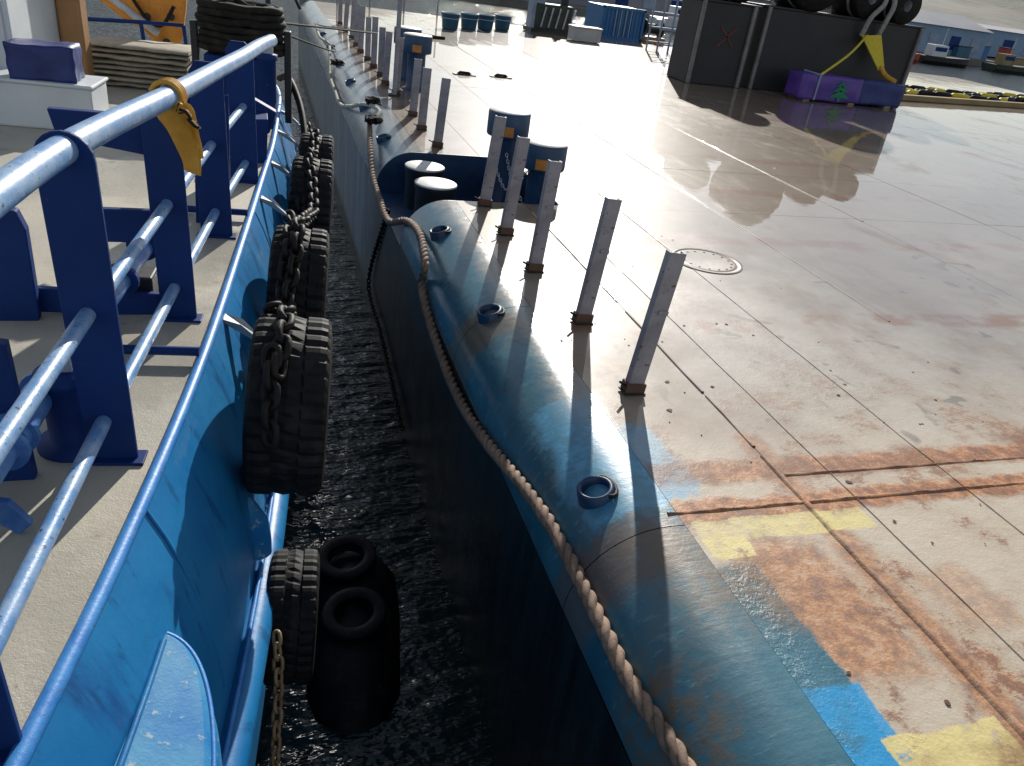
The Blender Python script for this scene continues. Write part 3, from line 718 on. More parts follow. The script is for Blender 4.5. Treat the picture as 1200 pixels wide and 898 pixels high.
# deckhouse
dh = MB()
q = lambda px, py, z=TDECK: onz(px, py, z)
def wbox(c, size): return MB().tbox(c, size)
wall = MB()
wall.tbox(T(7.3, -2.75, TDECK+1.5), (1.3, 1.4, 3.0))
hs = wall.build('deckhouse', M['white_paint'], boat, .03)
MB().tbox(T(6.57, -2.25, TDECK+1.5), (.22, .06, 3.0)).tbox(T(6.58, -2.7, TDECK+1.5), (.10, .05, 3.0)).build('wall_panel', M['white_paint'], hs, .02)
MB().tbox(T(7.95, -1.98, TDECK+1.5), (.22, .25, 3.0)).build('fire_riser', M['brown_paint'], hs, .03)
MB().tbox(T(6.35, -1.80, TDECK+.18), (.84, .5, .36)).tbox(T(6.35, -1.80, TDECK+.375), (.88, .54, .03)).build('deck_locker', M['white_paint'], hs, .015)
# blue crate on the locker
# stack of folded beige sheets further along
r = thing('folded_tarp_stack', T(8.6, -1.5, TDECK), 'stack of folded beige tarpaulins on deck beside the thin rail', 'tarps')
for k in range(8):
    mb = MB(); z = TDECK+.03+k*.055
    c = T(8.55+random.uniform(-.03,.03), -1.5+random.uniform(-.03,.03), z)
    rows = []
    L = .54+random.uniform(-.03,.02); Wd = .32
    for i in range(13):
        a = -L+2*L*i/12; rows.append([c+TN*a+TD*b+Vector((0,0,.028*sg*(1-abs(i-6)/6*.25)+.012*mnoise.noise(Vector((a*6, b*5, k)))) ) for b, sg in ((-Wd,-.4),(-Wd-.02,0),(-Wd,.8),(-Wd/2,1),(0,1.05),(Wd/2,1),(Wd,.8),(Wd+.02,0),(Wd,-.4),(0,-.6),(-Wd,-.4))])
    mb.loft(rows, True)
    mb.add(rows[0][:-1], [tuple(range(10))]); mb.add(rows[-1][:-1], [tuple(range(10))])
    mb.build('sheet', M['beige_cloth'], r)
# thin dark rail across the boat's end
r = thing('end_rail', T(9.4, -1, TDECK), 'thin dark blue handrail with stanchions at the boat\'s end', 'railing')
ps = [ony(60, 20, 10.2), ony(165, 26, 10.4), ony(215, 30, 10.5)]
MB().tube([ony(20, 16, 10.1)]+ps, .022, 9).build('top_rail', M['navy'], r)
for p in (ony(165, 26, 10.4), ony(215, 30, 10.5), ony(60, 20, 10.2)):
    MB().tube([p, Vector((p.x+.04, p.y, TDECK))], .022, 9).build('rail_post', M['navy'], r)
for dz in (.33, .62):
    MB().tube([p-Vector((0,0,dz)) for p in ps], .012, 8).build('mid_rail', M['navy'], r)
# orange deck crane: boom tip coming down behind the rail
r = thing('deck_crane', T(9.6, -2.2, TDECK), 'weathered orange deck crane boom with hanging knuckle block', 'crane')
def quad_prism(pxs, Y, th): return MB().prism([ony(x, y, Y) for x, y in pxs], (0, th, 0))
quad_prism([(160, -60), (222, -60), (218, 8), (214, 45), (206, 62), (184, 60), (180, 48), (164, 30), (150, 24), (146, 20), (162, 14)], 11.3, .16).build('knuckle_block', M['orange_paint'], r, .015)
quad_prism([(60, -30), (130, -40), (165, 10), (164, 32), (146, 24), (120, 3)], 11.22, .3).build('boom', M['orange_paint'], r, .015)
mb = MB(); a = ony(95, -35, 11.3); mb.tube([Vector((a.x-.2, 11.4, TDECK)), Vector((a.x-.2, 11.4, a.z+.4))], .16, 18)
mb.build('column', M['orange_paint'], r)
MB().tube([ony(128, -4, 11.2), ony(186, 40, 11.2)], .045, 12).build('hydraulic_ram', M['galv'], r)
MB().tube(resample([ony(150, -10, 11.15), ony(172, 22, 11.1), ony(190, 30, 11.1), ony(205, 5, 11.15)], .05), .022, 8).build('hose', M['rubber'], r)
for bx_, by_ in ((172, 20), (200, 20), (195, 50)):
    MB().cyl(ony(bx_, by_, 11.27), .045, .06, (0, 1, 0), 14).build('pivot_pin', M['black_steel'], r)
MB().tube([ony(195, 60, 11.38), ony(199, 92, 11.38)], .015, 7).build('hook_wire', M['galv'], r)
# ------------------------------------------------------------------ guard rail of flat posts and pipes
r = thing('guard_rail', T(3, -.085, TDECK), 'blue guard rail of flat posts and pipes along the workboat\'s side', 'railing')
PS = [0.02, 1.215, 2.434, 3.677, 4.95]
PV = [-.085, -.085, -.07, -.06, -.02]
PT = [4.17, 4.15, 4.12, 4.09, 4.06]
tops = []
for i, (s, v, zt) in enumerate(zip(PS, PV, PT)):
    wd = .165 if i < 3 else .19
    zt2 = zt-.03
    lean = -.02
    rl = [4.17, 4.17, 4.145, 4.12, 4.09][i]; cv = v-.015; hw = .085
    pts = [T(s, v-wd/2, TDECK+.001), T(s, v+wd/2, TDECK+.001)]
    if i < 2:
        pts += [T(s, cv+hw*math.cos(a), rl-.03+hw*math.sin(a)) for a in [q*math.pi/10 for q in range(11)]]
    else:
        pts += [T(s, v+wd/2-.01, zt2-.03), T(s, v+wd/4-.02, zt2+.03), T(s, v-wd/4-.02, zt2+.03), T(s, v-wd/2-.01, zt2-.03)]
    MB().prism(pts, TD*.02).build('rail_post', M['navy'], r, .004)
    MB().tbox(T(s+.01, v, TDECK+.006), (wd+.05, .09, .012)).build('foot_plate', M['navy'], r, .003)
rail_pts = [T(-1.2, -.1, 4.185), T(0, -.1, 4.18), T(1.2, -.1, 4.17)] + [onz(200, 112, 4.145), onz(255, 82, 4.12), onz(285, 66, 4.10), onz(304, 54, 4.085), onz(320, 47, 4.08)]
MB().tube(resample(rail_pts, .12), .044, 18).build('top_rail', M['rail_blue'], r)
for z, vv in ((3.63, -.10), (3.21, -.10)):
    MB().tube([T(-1.3, vv, z), T(1.21, vv, z), T(2.43, vv+.02, z), T(3.68, vv+.04, z-.01), T(5.1, vv+.09, z-.02)], .027, 14).build('mid_rail', M['rail_blue'], r)
for s in (2.0, 4.05, 5.6):
    MB().tube([T(s, -.42, TDECK+.05), TH(s, -.01, TDECK+.05)], .022, 10).build('cross_bar', M['navy'], r)
# ------------------------------------------------------------------ inboard frames of heavy plate
def plate(pxs, Y, th, name, parent, mat='navy'):
    MB().prism([ony(x, y, Y) for x, y in pxs], (0, th, 0)).build(name, M[mat], parent, .006)
fr = thing('towing_frame', T(2.45, -.6, TDECK), 'heavy navy plate frame standing inboard of the second rail post', 'frame')
Yp = 3.84
plate([(54, 127), (150, 135), (205, 150), (208, 190), (120, 172), (66, 160)], Yp, .05, 'top_arm', fr)
plate([(118, 245), (196, 248), (198, 286), (120, 284)], Yp+.01, .04, 'middle_arm', fr)
plate([(40, 338), (205, 346), (208, 372), (42, 366)], Yp+.02, .04, 'lower_arm', fr)
plate([(-30, 240), (18, 248), (30, 270), (46, 370), (44, 388), (-25, 392)], Yp-.05, .06, 'side_plate', fr)
fr2 = thing('towing_frame', T(1.1, -.5, TDECK), 'navy plate upright behind the near rail post and deck pipes', 'frame')
plate([(-40, 400), (6, 405), (46, 585), (-30, 590)], 2.5, .05, 'side_plate', fr2)
plate([(-40, 585), (10, 590), (38, 615), (22, 628), (-30, 600)], 2.2, .03, 'brace', fr2, 'pipe_blue')
fr3 = thing('towing_frame', T(4.6, -.4, TDECK), 'navy box frame of plates at the third rail post', 'frame')
plate([(172, 105), (236, 92), (262, 100), (262, 130), (180, 152)], 5.35, .05, 'top_arm', fr3)
plate([(226, 118), (268, 112), (270, 278), (230, 275)], 5.3, .05, 'upright', fr3)
plate([(268, 132), (296, 120), (300, 205), (270, 212)], 6.3, .3, 'box_panel', fr3)
plate([(290, 112), (324, 132), (316, 156), (292, 170)], 7.2, .12, 'side_wing', fr3)
plate([(276, 140), (314, 140), (312, 216), (278, 214)], 6.9, .3, 'back_panel', fr3)
# deck pipework
r = thing('deck_pipe', T(1.2, -.35, TDECK), 'blue deck pipework with flanges running behind the rail posts', 'pipe')
pv = -.30
MB().tube([T(-1.5, -.30, 3.30), T(.95, -.30, 3.30)], .045, 16).build('pipe', M['pipe_blue'], r)
MB().tube([T(-1.5, -.40, 3.24), T(1.25, -.42, 3.24)], .032, 14).build('pipe', M['pipe_blue'], r)
MB().tube([T(.95, -.30, 3.30), T(1.35, -.33, 3.26)], .055, 16).build('coupling', M['pipe_blue'], r)
for s in (.9, 1.0, 1.33):
    MB().cyl(T(s, -.30-(s-.9)*.06, 3.30-(s-.9)*.09), .075, .022, TD, 20).build('flange', M['pipe_blue'], r)
MB().tube([T(1.35, -.33, 3.26), T(3.3, -.33, 3.2)], .05, 16).build('pipe', M['pipe_blue'], r)
for s in (2.45, 2.95):
    MB().cyl(T(s, -.33, 3.225), .085, .03, TD, 20).build('flange', M['navy'], r)
MB().tbox(T(2.6, -.3, TDECK+.09), (.2, .16, .18)).build('pipe_support', M['black_steel'], r, .01)
c = T(1.33, -.24, TDECK)
r = thing('deck_bollard', c, 'short navy bollard post on deck beside the first rail post', 'bollard')
MB().lathe([(.13,0),(.13,.02),(.085,.03),(.085,.27),(.1,.28),(.1,.31),(.001,.315)], c, seg=26).build('column', M['navy'], r)
MB().box(c+Vector((0, 0, .35)), (.06, .05, .07)).build('lug', M['galv'], r, .006)
# orange strap tied on the rail
a = onz(197, 112, 4.145)
r = thing('lashing_strap', a-Vector((0,0,.7)), 'faded orange lashing strap tied round the rail and hanging down', 'strap')
mb = MB(); tt = (onz(255, 82, 4.12)-a).normalized(); u = tt.cross(Vector((0,0,1))).normalized()
for k in range(4):
    cc = a+tt*(k*.022-.03); mb.tube([cc+(u*math.cos(t)+Vector((0,0,1))*math.sin(t))*.058 for t in [q*math.pi/9 for q in range(18)]], .012, 6, closed=True)
mb.build('knot', M['orange_strap'], r)
def ribbon(pxs, w0, name, mat, parent, th=.012):
    rows = []
    C = resample([p for p in pxs], .03)
    for i, p in enumerate(C):
        f = i/(len(C)-1); ww = w0[0]+(w0[1]-w0[0])*f
        q = cam_flat; wv = q*ww+Vector((0,0,.01*math.sin(i)))
        rows.append([p-wv, p-wv*.5+Vector((0,-th,0)), p+wv*.5+Vector((0,-th*.6,0)), p+wv, p+wv*.5+Vector((0,th,0)), p-wv*.5+Vector((0,th,0)), p-wv])
    MB().loft(rows, True).build(name, M[mat], parent)
cam_flat = Vector((.97, -.2, 0)).normalized()
Ya = a.y-.04
ribbon([ony(196, 116, Ya), ony(203, 140, Ya-.02), ony(216, 165, Ya), ony(224, 185, Ya+.02), ony(226, 210, Ya)], (.07, .035), 'tail', 'orange_strap', r)
ribbon([ony(204, 118, Ya), ony(216, 130, Ya), ony(226, 160, Ya+.03), ony(234, 190, Ya+.03)], (.045, .022), 'tail', 'orange_strap', r)
for q_ in range(4):
    pts = [ony(204+q_*2+3.0*t+5*math.sin(t*1.7+q_), 120+q_*2+3.4*t+4*math.cos(t*2.1+q_*2), Ya-.05-.01*q_) for t in range(9)]
    MB().tube(resample(pts, .02), .007, 6).build('cord_end', M['dark_rope' if q_ % 2 else 'orange_strap'], r)
# ------------------------------------------------------------------ winch with rope drum
c = T(7.55, -.42, TDECK)
r = thing('winch', c, 'deck winch with a drum of dark rope on a blue housing', 'winch')
MB().tbox(T(7.75, -.35, TDECK+.275), (.66, .5, .55)).build('housing', M['navy'], r, .02)
MB().tbox(T(7.45, -.50, TDECK+.2), (.3, .25, .4)).build('step', M['navy'], r, .02)
dc = T(7.75, -.33, 0); dz = ony(284, 32, T(7.75, -.4, 0).y).z
axd = TN
zb = TDECK+.575
for k in range(7):
    for q_, rr_ in enumerate((.40, .31)):
        ring = []
        for t in range(28):
            a = 2*math.pi*t/28; wv = .02*mnoise.noise(Vector((math.cos(a)*2, math.sin(a)*2, k*1.7+q_*5)))
            ring.append(Vector((dc.x, dc.y, zb+.035+k*.066+wv))+TN*(math.cos(a)*(rr_+wv+.012*math.sin(k*2)))+TD*(math.sin(a)*(rr_*.75+wv)))
        MB().tube(ring, .038, 7, closed=True).build('rope_turn', M['dark_rope'], r)
dz = zb+.25
for sg in (-1, 1):
    pc = Vector((dc.x, dc.y, dz))+axd*(sg*.46)
    MB().box(Vector((pc.x, pc.y, (dz+TDECK)/2-.05)), (.07, .12, dz-TDECK+.1), (TN, TD, Vector((0,0,1)))).build('bearing_stand', M['black_steel'], r, .01)
pts = [Vector((dc.x, dc.y, dz))+axd*(-.3+.075*q)+Vector((0, -.02*q, .25+.06*math.sin(q*.9))) for q in range(7)]
MB().tube(resample(pts, .04), .028, 8).build('loose_turn', M['dark_rope'], r)
c2 = T(7.0, -.02, TDECK)
b = thing('fairlead_post', c2, 'small blue fairlead post on deck in front of the winch', 'fairlead')
MB().lathe([(.11,0),(.11,.02),(.08,.03),(.07,.2),(.085,.24),(.085,.62),(.1,.63),(.1,.68),(.001,.69)], c2, seg=22).build('column', M['navy'], b)
MB().tbox(c2+Vector((0,0,.73)), (.12, .06, .1)).build('head', M['galv'], b, .01)
line([Vector((dc.x, dc.y, dz))+axd*.40+Vector((0, .2, .05)), (2.0, 15, 3.35), (1.5, 22, DECK+.25), (1.62, 25, DECK+.05)], .012, 'thin dark line running from the winch across to the barge edge', 'heaving_line', 'dark_rope')
line([Vector((dc.x, dc.y, dz))+axd*.42+Vector((0, .2, -.05)), (1.2, 14, 3.1), (1.5, 20, DECK+.12), (1.6, 21.5, DECK+.02)], .012, 'second thin dark line sagging from the winch to the gunwale', 'heaving_line', 'dark_rope')
# floodlight arm / davit out beyond the winch
p0 = T(8.8, -.15, TDECK)
r = thing('davit', p0, 'slim dark davit arm reaching out beyond the winch', 'davit')
MB().tube([p0, p0+Vector((0,0,1.15))], .03, 9).build('post', M['black_steel'], r)
MB().tube([p0+Vector((0,0,1.12)), p0+Vector((.28,.1,1.10)), p0+Vector((.36,.12,.95))], .022, 8).build('arm', M['black_steel'], r)
MB().box(p0+Vector((.36,.12,1.15)), (.1,.08,.07)).build('lamp_head', M['black_steel'], r, .01)
# black hose over the side
P = [T(8.3, .0, 3.3), T(8.0, .12, 3.36), T(7.5, .27, 3.15), T(6.9, .35, 2.85), T(6.3, .37, 2.55), T(5.8, .38, 2.35)]
tag(MB().tube(resample(P, .05), .035, 10).build('rubber_hose', M['rubber']), 'black rubber hose bent over the workboat\'s side beyond the chains', 'hose')

# ------------------------------------------------------------------ tyres hung on the hull
def tyre_mesh(R, Wd, name='casing'):
    h = Wd/2
    prof = [(R*.56,-h*.72),(R*.62,-h*.92),(R*.78,-h),(R*.92,-h*.95),(R*.985,-h*.86),(R,-h*.70),(R,-h*.36),(R,-h*.30),(R,0),(R,h*.30),(R,h*.36),(R,h*.70),(R*.985,h*.86),(R*.92,h*.95),(R*.78,h),(R*.62,h*.92),(R*.56,h*.72),(R*.60,h*.5),(R*.86,h*.6),(R*.9,0),(R*.86,-h*.6),(R*.60,-h*.5)]
    def rm(k, j):
        if j in (4,5,6,10,11,12): return -.013*R/.45 if (k % 3) == 0 else 0
        if j in (7,9): return -.012
        if j == 8: return -.012*R/.45 if ((k+1) % 3) == 0 else 0
        return 0
    return prof, rm
def tyre(c, axis, R, Wd, label, group='tyres hung along the hull', seg=105):
    prof, rm = tyre_mesh(R, Wd)
    r = thing('tyre_fender', Vector(c)-Vector((0,0,R)), label, 'tyre', group)
    MB().lathe(prof, c, axis, seg, smooth=False, rmod=rm, closed=True).build('casing', M['rubber'], r)
    return r
TY = [(2.05, .485, 2.78, .44, .37), (3.55, .45, 2.72, .44, .36), (5.6, .45, 2.66, .44, .36), (1.78, .50, 1.62, .35, .26)]
lab = ['worn black tyre with lit tread hanging from the chain bracket behind the near rail posts', 'worn black tyre hanging between two other hull tyres', 'black tyre on the hull next to the bent rubber hose', 'small black tyre hanging low on the hull above the waterline']
for (s, v, z, R, Wd), lb in zip(TY, lab):
    tyre(T(s, v, z), TN*.995+Vector((0,0,-.05)), R, Wd, lb)
tyre(T(6.9, .46, 2.6), TN, .42, .34, 'black tyre farthest along the hull beyond the chains')
# chains carrying the tyres
chain([T(2.52, .30, 2.9), T(2.45, .42, 2.98), T(2.3, .47, 3.12), T(2.12, .47, 3.245), T(1.9, .47, 3.24), T(1.72, .46, 3.12)], 'big', 'heavy chain from the near bracket over the top of the largest tyre', 'tyre chains')
chain([T(4.68, .31, 2.9), T(4.3, .42, 2.84), T(3.9, .44, 2.98), T(3.6, .45, 3.20), T(3.35, .46, 3.17), T(3.05, .42, 2.95), T(2.8, .36, 2.8), T(2.56, .31, 2.88)], 'big', 'heavy chain strung between the first two hull brackets over a tyre', 'tyre chains')
chain([T(5.73, .31, 2.88), T(5.5, .36, 2.98), T(5.2, .38, 2.84), T(4.95, .38, 2.70), T(4.72, .31, 2.88)], 'big', 'heavy chain looped between the second and third hull brackets', 'tyre chains')
chain([T(7.0, .31, 2.88), T(6.7, .38, 2.76), T(6.3, .40, 2.72), T(6.0, .38, 2.78), T(5.77, .31, 2.88)], 'big', 'heavy chain looped between the third and fourth hull brackets', 'tyre chains')
chain([T(8.0, .31, 2.88), T(7.7, .36, 2.8), T(7.4, .36, 2.76), T(7.02, .31, 2.88)], 'big', 'heavy chain looped between the fourth and last hull brackets', 'tyre chains')
chain([T(4.6, .40, 2.86), T(4.45, .47, 2.6), T(4.2, .5, 2.3), T(3.95, .5, 2.0)], 'steel', 'dark chain hanging down between two tyres', 'tyre chains')
chain([T(3.0, .44, 2.9), T(2.9, .46, 2.6), T(2.85, .47, 2.3), T(2.8, .47, 2.0)], 'steel', 'dark chain hanging behind the largest tyre', 'tyre chains')
chain([T(5.3, .40, 2.8), T(5.1, .44, 2.55), T(4.9, .47, 2.3), T(4.75, .47, 2.0)], 'steel', 'dark chain hanging in front of the third tyre', 'tyre chains')
chain([T(1.45, .45, 1.85), T(1.28, .47, 1.72), T(1.12, .47, 1.58), T(.98, .47, 1.42), T(.86, .47, 1.28)], 'rusty', 'rusty sunlit chain hanging below the small low tyre')
chain([T(3.6, .40, 3.18), T(3.3, .40, 3.12), T(3.05, .38, 2.9), T(2.75, .38, 2.85), T(2.5, .40, 3.0), T(2.2, .40, 3.25)], 'big', 'heavy chain drooping from the second tyre towards the largest tyre', 'tyre chains')
chain([T(1.82, .43, 3.21), T(1.70, .43, 3.10), T(1.63, .43, 2.96), T(1.60, .43, 2.85)], 'big', 'loose chain end hanging over the tread of the largest tyre', 'tyre chains')
chain([T(5.6, .42, 3.12), T(5.2, .48, 2.98), T(4.8, .5, 2.9), T(4.4, .48, 2.98), T(3.95, .45, 3.08)], 'big', 'heavy chain swagged from the third tyre to the second tyre', 'tyre chains')
chain([T(6.9, .44, 3.05), T(6.5, .45, 2.95), T(6.2, .45, 3.0), T(5.85, .44, 3.1)], 'big', 'heavy chain swagged from the farthest tyre to the third tyre', 'tyre chains')
# chain down the barge side
P = [Vector((1.40, 8.9, 2.05))] + [onx(x, y, 1.37) for x, y in ((432, 330), (446, 390), (460, 450), (472, 505))]
chain(P, 'steel', 'dark chain hanging down the barge\'s side into the water')
# floating fender in the gap
c = Vector((.62, 4.55, -.12))
r = thing('floating_fender', c-Vector((0,0,.3)), 'black floating fender with two tyres lying in the gap', 'fender')
MB().lathe([(.001,-1.1),(.14,-1.06),(.28,-.95),(.36,-.75),(.38,0),(.36,.45),(.28,.62),(.14,.72),(.001,.74)], c, (.12,.99,0), 28).build('body', M['wet_rubber'], r)
for yy in (4.95, 4.32):
    prof, rm = tyre_mesh(.25, .12)
    MB().lathe(prof, (.58, yy, .27), (-.1, -.05, 1), 52, smooth=True, closed=True).build('tyre', M['wet_rubber'], r)

# ================================================================== DECK CARGO
def dk_pt(px, py): return onz(px, py, DECK)
def xbox(x0, x1, y0, y1, z0, z1): return MB().box(((x0+x1)/2, (y0+y1)/2, (z0+z1)/2), (x1-x0, y1-y0, z1-z0))
def steel_case(x0, x1, y0, y1, h, label, ribs, cross=None):
    r = thing('steel_case', ((x0+x1)/2, (y0+y1)/2, DECK), label, 'case')
    xbox(x0+.04, x1-.04, y0+.04, y1, DECK+.005, DECK+h).build('body', M['black_steel'], r, .02)
    for x in ribs: xbox(x-.05, x+.05, y0-.04, y0+.045, DECK+.005, DECK+h+.02).build('rib', M['grey_rib'], r, .01)
    xbox(x0, x1, y0, y1, DECK+h, DECK+h+.05).build('lid', M['black_steel'], r, .01)
    if cross:
        cx, cz = cross
        for sg in (-1, 1):
            MB().box((cx, y0+.035, cz), (.7, .02, .05), (Vector((.7, 0, .7*sg)).normalized(), Vector((0,1,0)), Vector((-.7*sg, 0, .7)).normalized())).build('painted_cross', M['cross_red'], r)
    return r
painted('grey_rib', (.2, .19, .18), (.13, .12, .12), .5, .6, 3)
painted('cross_red', (.14, .03, .025), (.09, .025, .02), .7, .6, 6)
steel_case(11.1, 12.95, 20.2, 21.4, 2.05, 'black steel case with a red cross mark and grey ribs', (11.2, 12.75), (12.1, DECK+1.25))
steel_case(13.15, 18.55, 20.3, 21.6, 2.1, 'long black steel case behind the purple tarpaulin bale', (13.25, 18.45))
# black rubber rolls on top
for k, (x, rr_) in enumerate(((12.25, .45), (14.5, .92), (16.35, .55), (17.6, .5))):
    base = DECK+2.12+ (0 if x > 13 else -.02)
    r = thing('rubber_roll', (x, 20.95, base), ('black rubber roll lying on the smaller steel case', 'largest black rubber roll on the long steel case', 'black rubber roll on the long case between two other rolls', 'black rubber roll at the outer end of the long case')[k], 'roll', 'black rolls on the cases')
    MB().lathe([(.15,-.75),(rr_*.9,-.75),(rr_,-.66),(rr_,.66),(rr_*.9,.75),(.15,.75)], (x, 20.95, base+rr_), (0,1,0), 30).build('body', M['rubber'], r)
    MB().lathe([(.15,-.73),(.15,.73)], (x, 20.95, base+rr_), (0,1,0), 16).build('core', M['galv'], r)
    for yy in (-.4, .4): MB().lathe([(rr_+.004,yy-.06),(rr_+.012,yy),(rr_+.004,yy+.06)], (x, 20.95, base+rr_), (0,1,0), 30).build('band', M['sling_grey'], r)
def lumpy(x0, x1, y0, y1, z0, z1, amp, n=(16, 7, 6), sc_=2.2, sharp=.86):
    bm = bmesh.new(); bmesh.ops.create_cube(bm, size=1.0)
    bmesh.ops.subdivide_edges(bm, edges=bm.edges[:], cuts=9, use_grid_fill=True)
    mb = MB(); vs = []
    for v in bm.verts:
        q = v.co*2; rr = max(abs(q.x), abs(q.y), abs(q.z)); k = sharp+(1-sharp)*(rr/ max(.01, (abs(q.x)**6+abs(q.y)**6+abs(q.z)**6)**(1/6)))
        p = Vector((x0+(x1-x0)*(v.co.x*k+.5), y0+(y1-y0)*(v.co.y*k+.5), z0+(z1-z0)*(v.co.z*k+.5)))
        d = Vector((mnoise.noise(p*sc_), mnoise.noise(p*sc_+Vector((9, 0, 0))), mnoise.noise(p*sc_+Vector((0, 9, 0)))))*amp
        d.z *= .7; vs.append(p+d)
    mb.add(vs, [tuple(v.index for v in f.verts) for f in bm.faces], True); bm.free(); return mb
# purple bale in front
bx0, bx1 = 13.95, 17.4
r = thing('tarpaulin_bale', ((bx0+bx1)/2, 19.6, DECK), 'purple and blue tarpaulin bale with a green tree-shaped mark', 'bale')
lumpy(bx0, bx0+2.0, 18.97, 19.75, DECK+.04, DECK+.68, .05).build('purple_half', M['purple_tarp'], r)
lumpy(bx0+1.93, bx1, 18.99, 19.75, DECK+.04, DECK+.66, .05).build('blue_half', M['blue_tarp'], r)
for x in (bx0+.3, bx0+1.8, bx1-.4): xbox(x-.1, x+.1, 18.99, 19.7, DECK+.003, DECK+.07).build('batten', M['timber'], r)
gx = bx0+1.3; yy = 18.95
for k, (w_, z0, z1) in enumerate(((.34, .16, .36), (.26, .32, .48), (.16, .44, .60))):
    MB().prism([Vector((gx-w_, yy, DECK+z0)), Vector((gx+w_, yy, DECK+z0)), Vector((gx, yy, DECK+z1))], (0, .02, 0)).build('mark', M['green_mark'], r)
MB().box((gx, yy+.01, DECK+.14), (.1, .02, .14)).build('mark', M['green_mark'], r)
MB().tube([(bx0+.5, 18.95, DECK+.05), (bx0+.5, 18.94, DECK+.69), (bx0+.5, 19.7, DECK+.7)], .03, 6).build('band', M['grey_blue'], r)
# slings
r = thing('lifting_sling', (17.4, 20.2, DECK+2.2), 'yellow lifting strap over the cargo with grey round slings and orange end', 'sling')
MB().tube(resample([(14.45, 18.95, DECK+.7), (15.5, 19.4, DECK+1.25), (16.5, 20.15, DECK+1.75)], .1), .035, 7).build('strap', M['yellow_strap'], r)
MB().prism([Vector((16.3, 20.15, DECK+1.72)), Vector((16.95, 20.15, DECK+1.8)), Vector((17.2, 19.9, DECK+1.0)), Vector((17.0, 19.85, DECK+.9))], (0, -.03, .01)).build('strap_fold', M['yellow_strap'], r)
MB().tube(resample([(17.05, 19.85, DECK+1.0), (17.2, 19.7, DECK+.8), (17.35, 19.4, DECK+.68)], .08), .07, 8).build('strap_end', M['orange_strap'], r)
for dx in (0, .55):
    MB().tube(resample([(16.35+dx, 20.2, DECK+1.72), (16.4+dx, 20.1, DECK+2.2), (16.75+dx*.6, 20.15, DECK+2.6), (16.9+dx*.5, 20.5, DECK+2.95)], .1), .07, 9).build('round_sling', M['sling_grey'], r)
# yellow and black hazard boom lying on deck, right
a = dk_pt(1056, 112); b = dk_pt(1200, 122)
d = (b-a).normalized(); L = (b-a).length+6; nseg = int(L/.85)
for lane in range(4):
    r = thing('hazard_boom', a+Vector((0, lane*.55, 0)), ('yellow and black segmented boom lying on deck right behind the timber beam', 'second yellow and black boom from the timber beam', 'third yellow and black boom from the timber beam', 'outermost yellow and black boom, farthest from the timber beam')[lane], 'boom')
    for k in range(nseg):
        p = a+d*(k*.85+.3)+Vector((0, lane*.38+.32*math.sin(k*.9+lane*2), .1))
        q = a+d*((k+1)*.85+.25)+Vector((0, lane*.38+.32*math.sin((k+1)*.9+lane*2), .1))
        MB().tube([p, p+(q-p)*.15, p+(q-p)*.85, q], [.05, .1, .09, .05], 9).build('segment', M['yellow_strap' if (k*7+lane*3) % 3 == 0 else 'rubber'], r)
c = T(6.3, -1.76, TDECK+.39)
tag(lumpy(c.x-.25, c.x+.25, c.y-.17, c.y+.17, c.z-.005, c.z+.28, .022, sc_=9, sharp=.95).build('tarp_bundle', M['blue_tarp']), 'dark blue tarpaulin-wrapped bundle on the white deck locker', 'bundle')
# low timber under the boom
r = tag(MB().box((a+b)/2+Vector((1.5, -.75, .09)), (L+1, .22, .17), (d, Vector((-d.y, d.x, 0)), Vector((0,0,1)))).build('dunnage_beam', M['timber'], None, .02), 'long weathered timber beam lying in front of the hazard boom', 'timber')
# tubs far out on deck
for k, (px, py) in enumerate(((527, 34), (549, 34), (568, 35), (588, 35))):
    c = dk_pt(px, py); R = .30
    r = thing('plastic_tub', c, ('dark blue plastic tub at the open end of the tub row on the far deck', 'second dark blue plastic tub from the open end of the tub row', 'third dark blue plastic tub, next to the one by the machinery', 'dark blue plastic tub of the row standing closest to the machinery')[k], 'tub', 'tubs on the far deck')
    MB().lathe([(.001,.01),(R*.85,.01),(R*.88,.03),(R,.44),(R+.03,.45),(R+.03,.5),(R-.02,.5),(R-.04,.1),(.001,.09)], c, seg=20).build('shell', M['tub_blue'], r)
    MB().lathe([(R+.035,.32),(R+.01,.35)], c, seg=20).build('rim_band', M['grey_blue'], r)
# dark machinery heap
c = dk_pt(650, 40)
r = thing('machinery', c, 'dark green and black generator machinery on the far deck', 'machine')
MB().box(c+Vector((-.1,.5,.55)), (1.5, .9, .9)).build('engine_box', M['green_dark'], r, .04)
MB().box(c+Vector((-.75,.4,.8)), (.5, .6, 1.4)).build('cabinet', M['grey_blue'], r, .03)
MB().box(c+Vector((0,.5,.06)), (2.0, 1.1, .12)).build('skid', M['black_steel'], r)
MB().lathe([(.16,0),(.16,.5),(.07,.55),(.07,.9)], c+Vector((.45,.6,1.0)), seg=14).build('exhaust', M['black_steel'], r)
for k in range(5): MB().tube([c+Vector((-.6+k*.3, 0, .2)), c+Vector((-.5+k*.3, -.05, .9))], .035, 6).build('guard_bar', M['galv'], r)
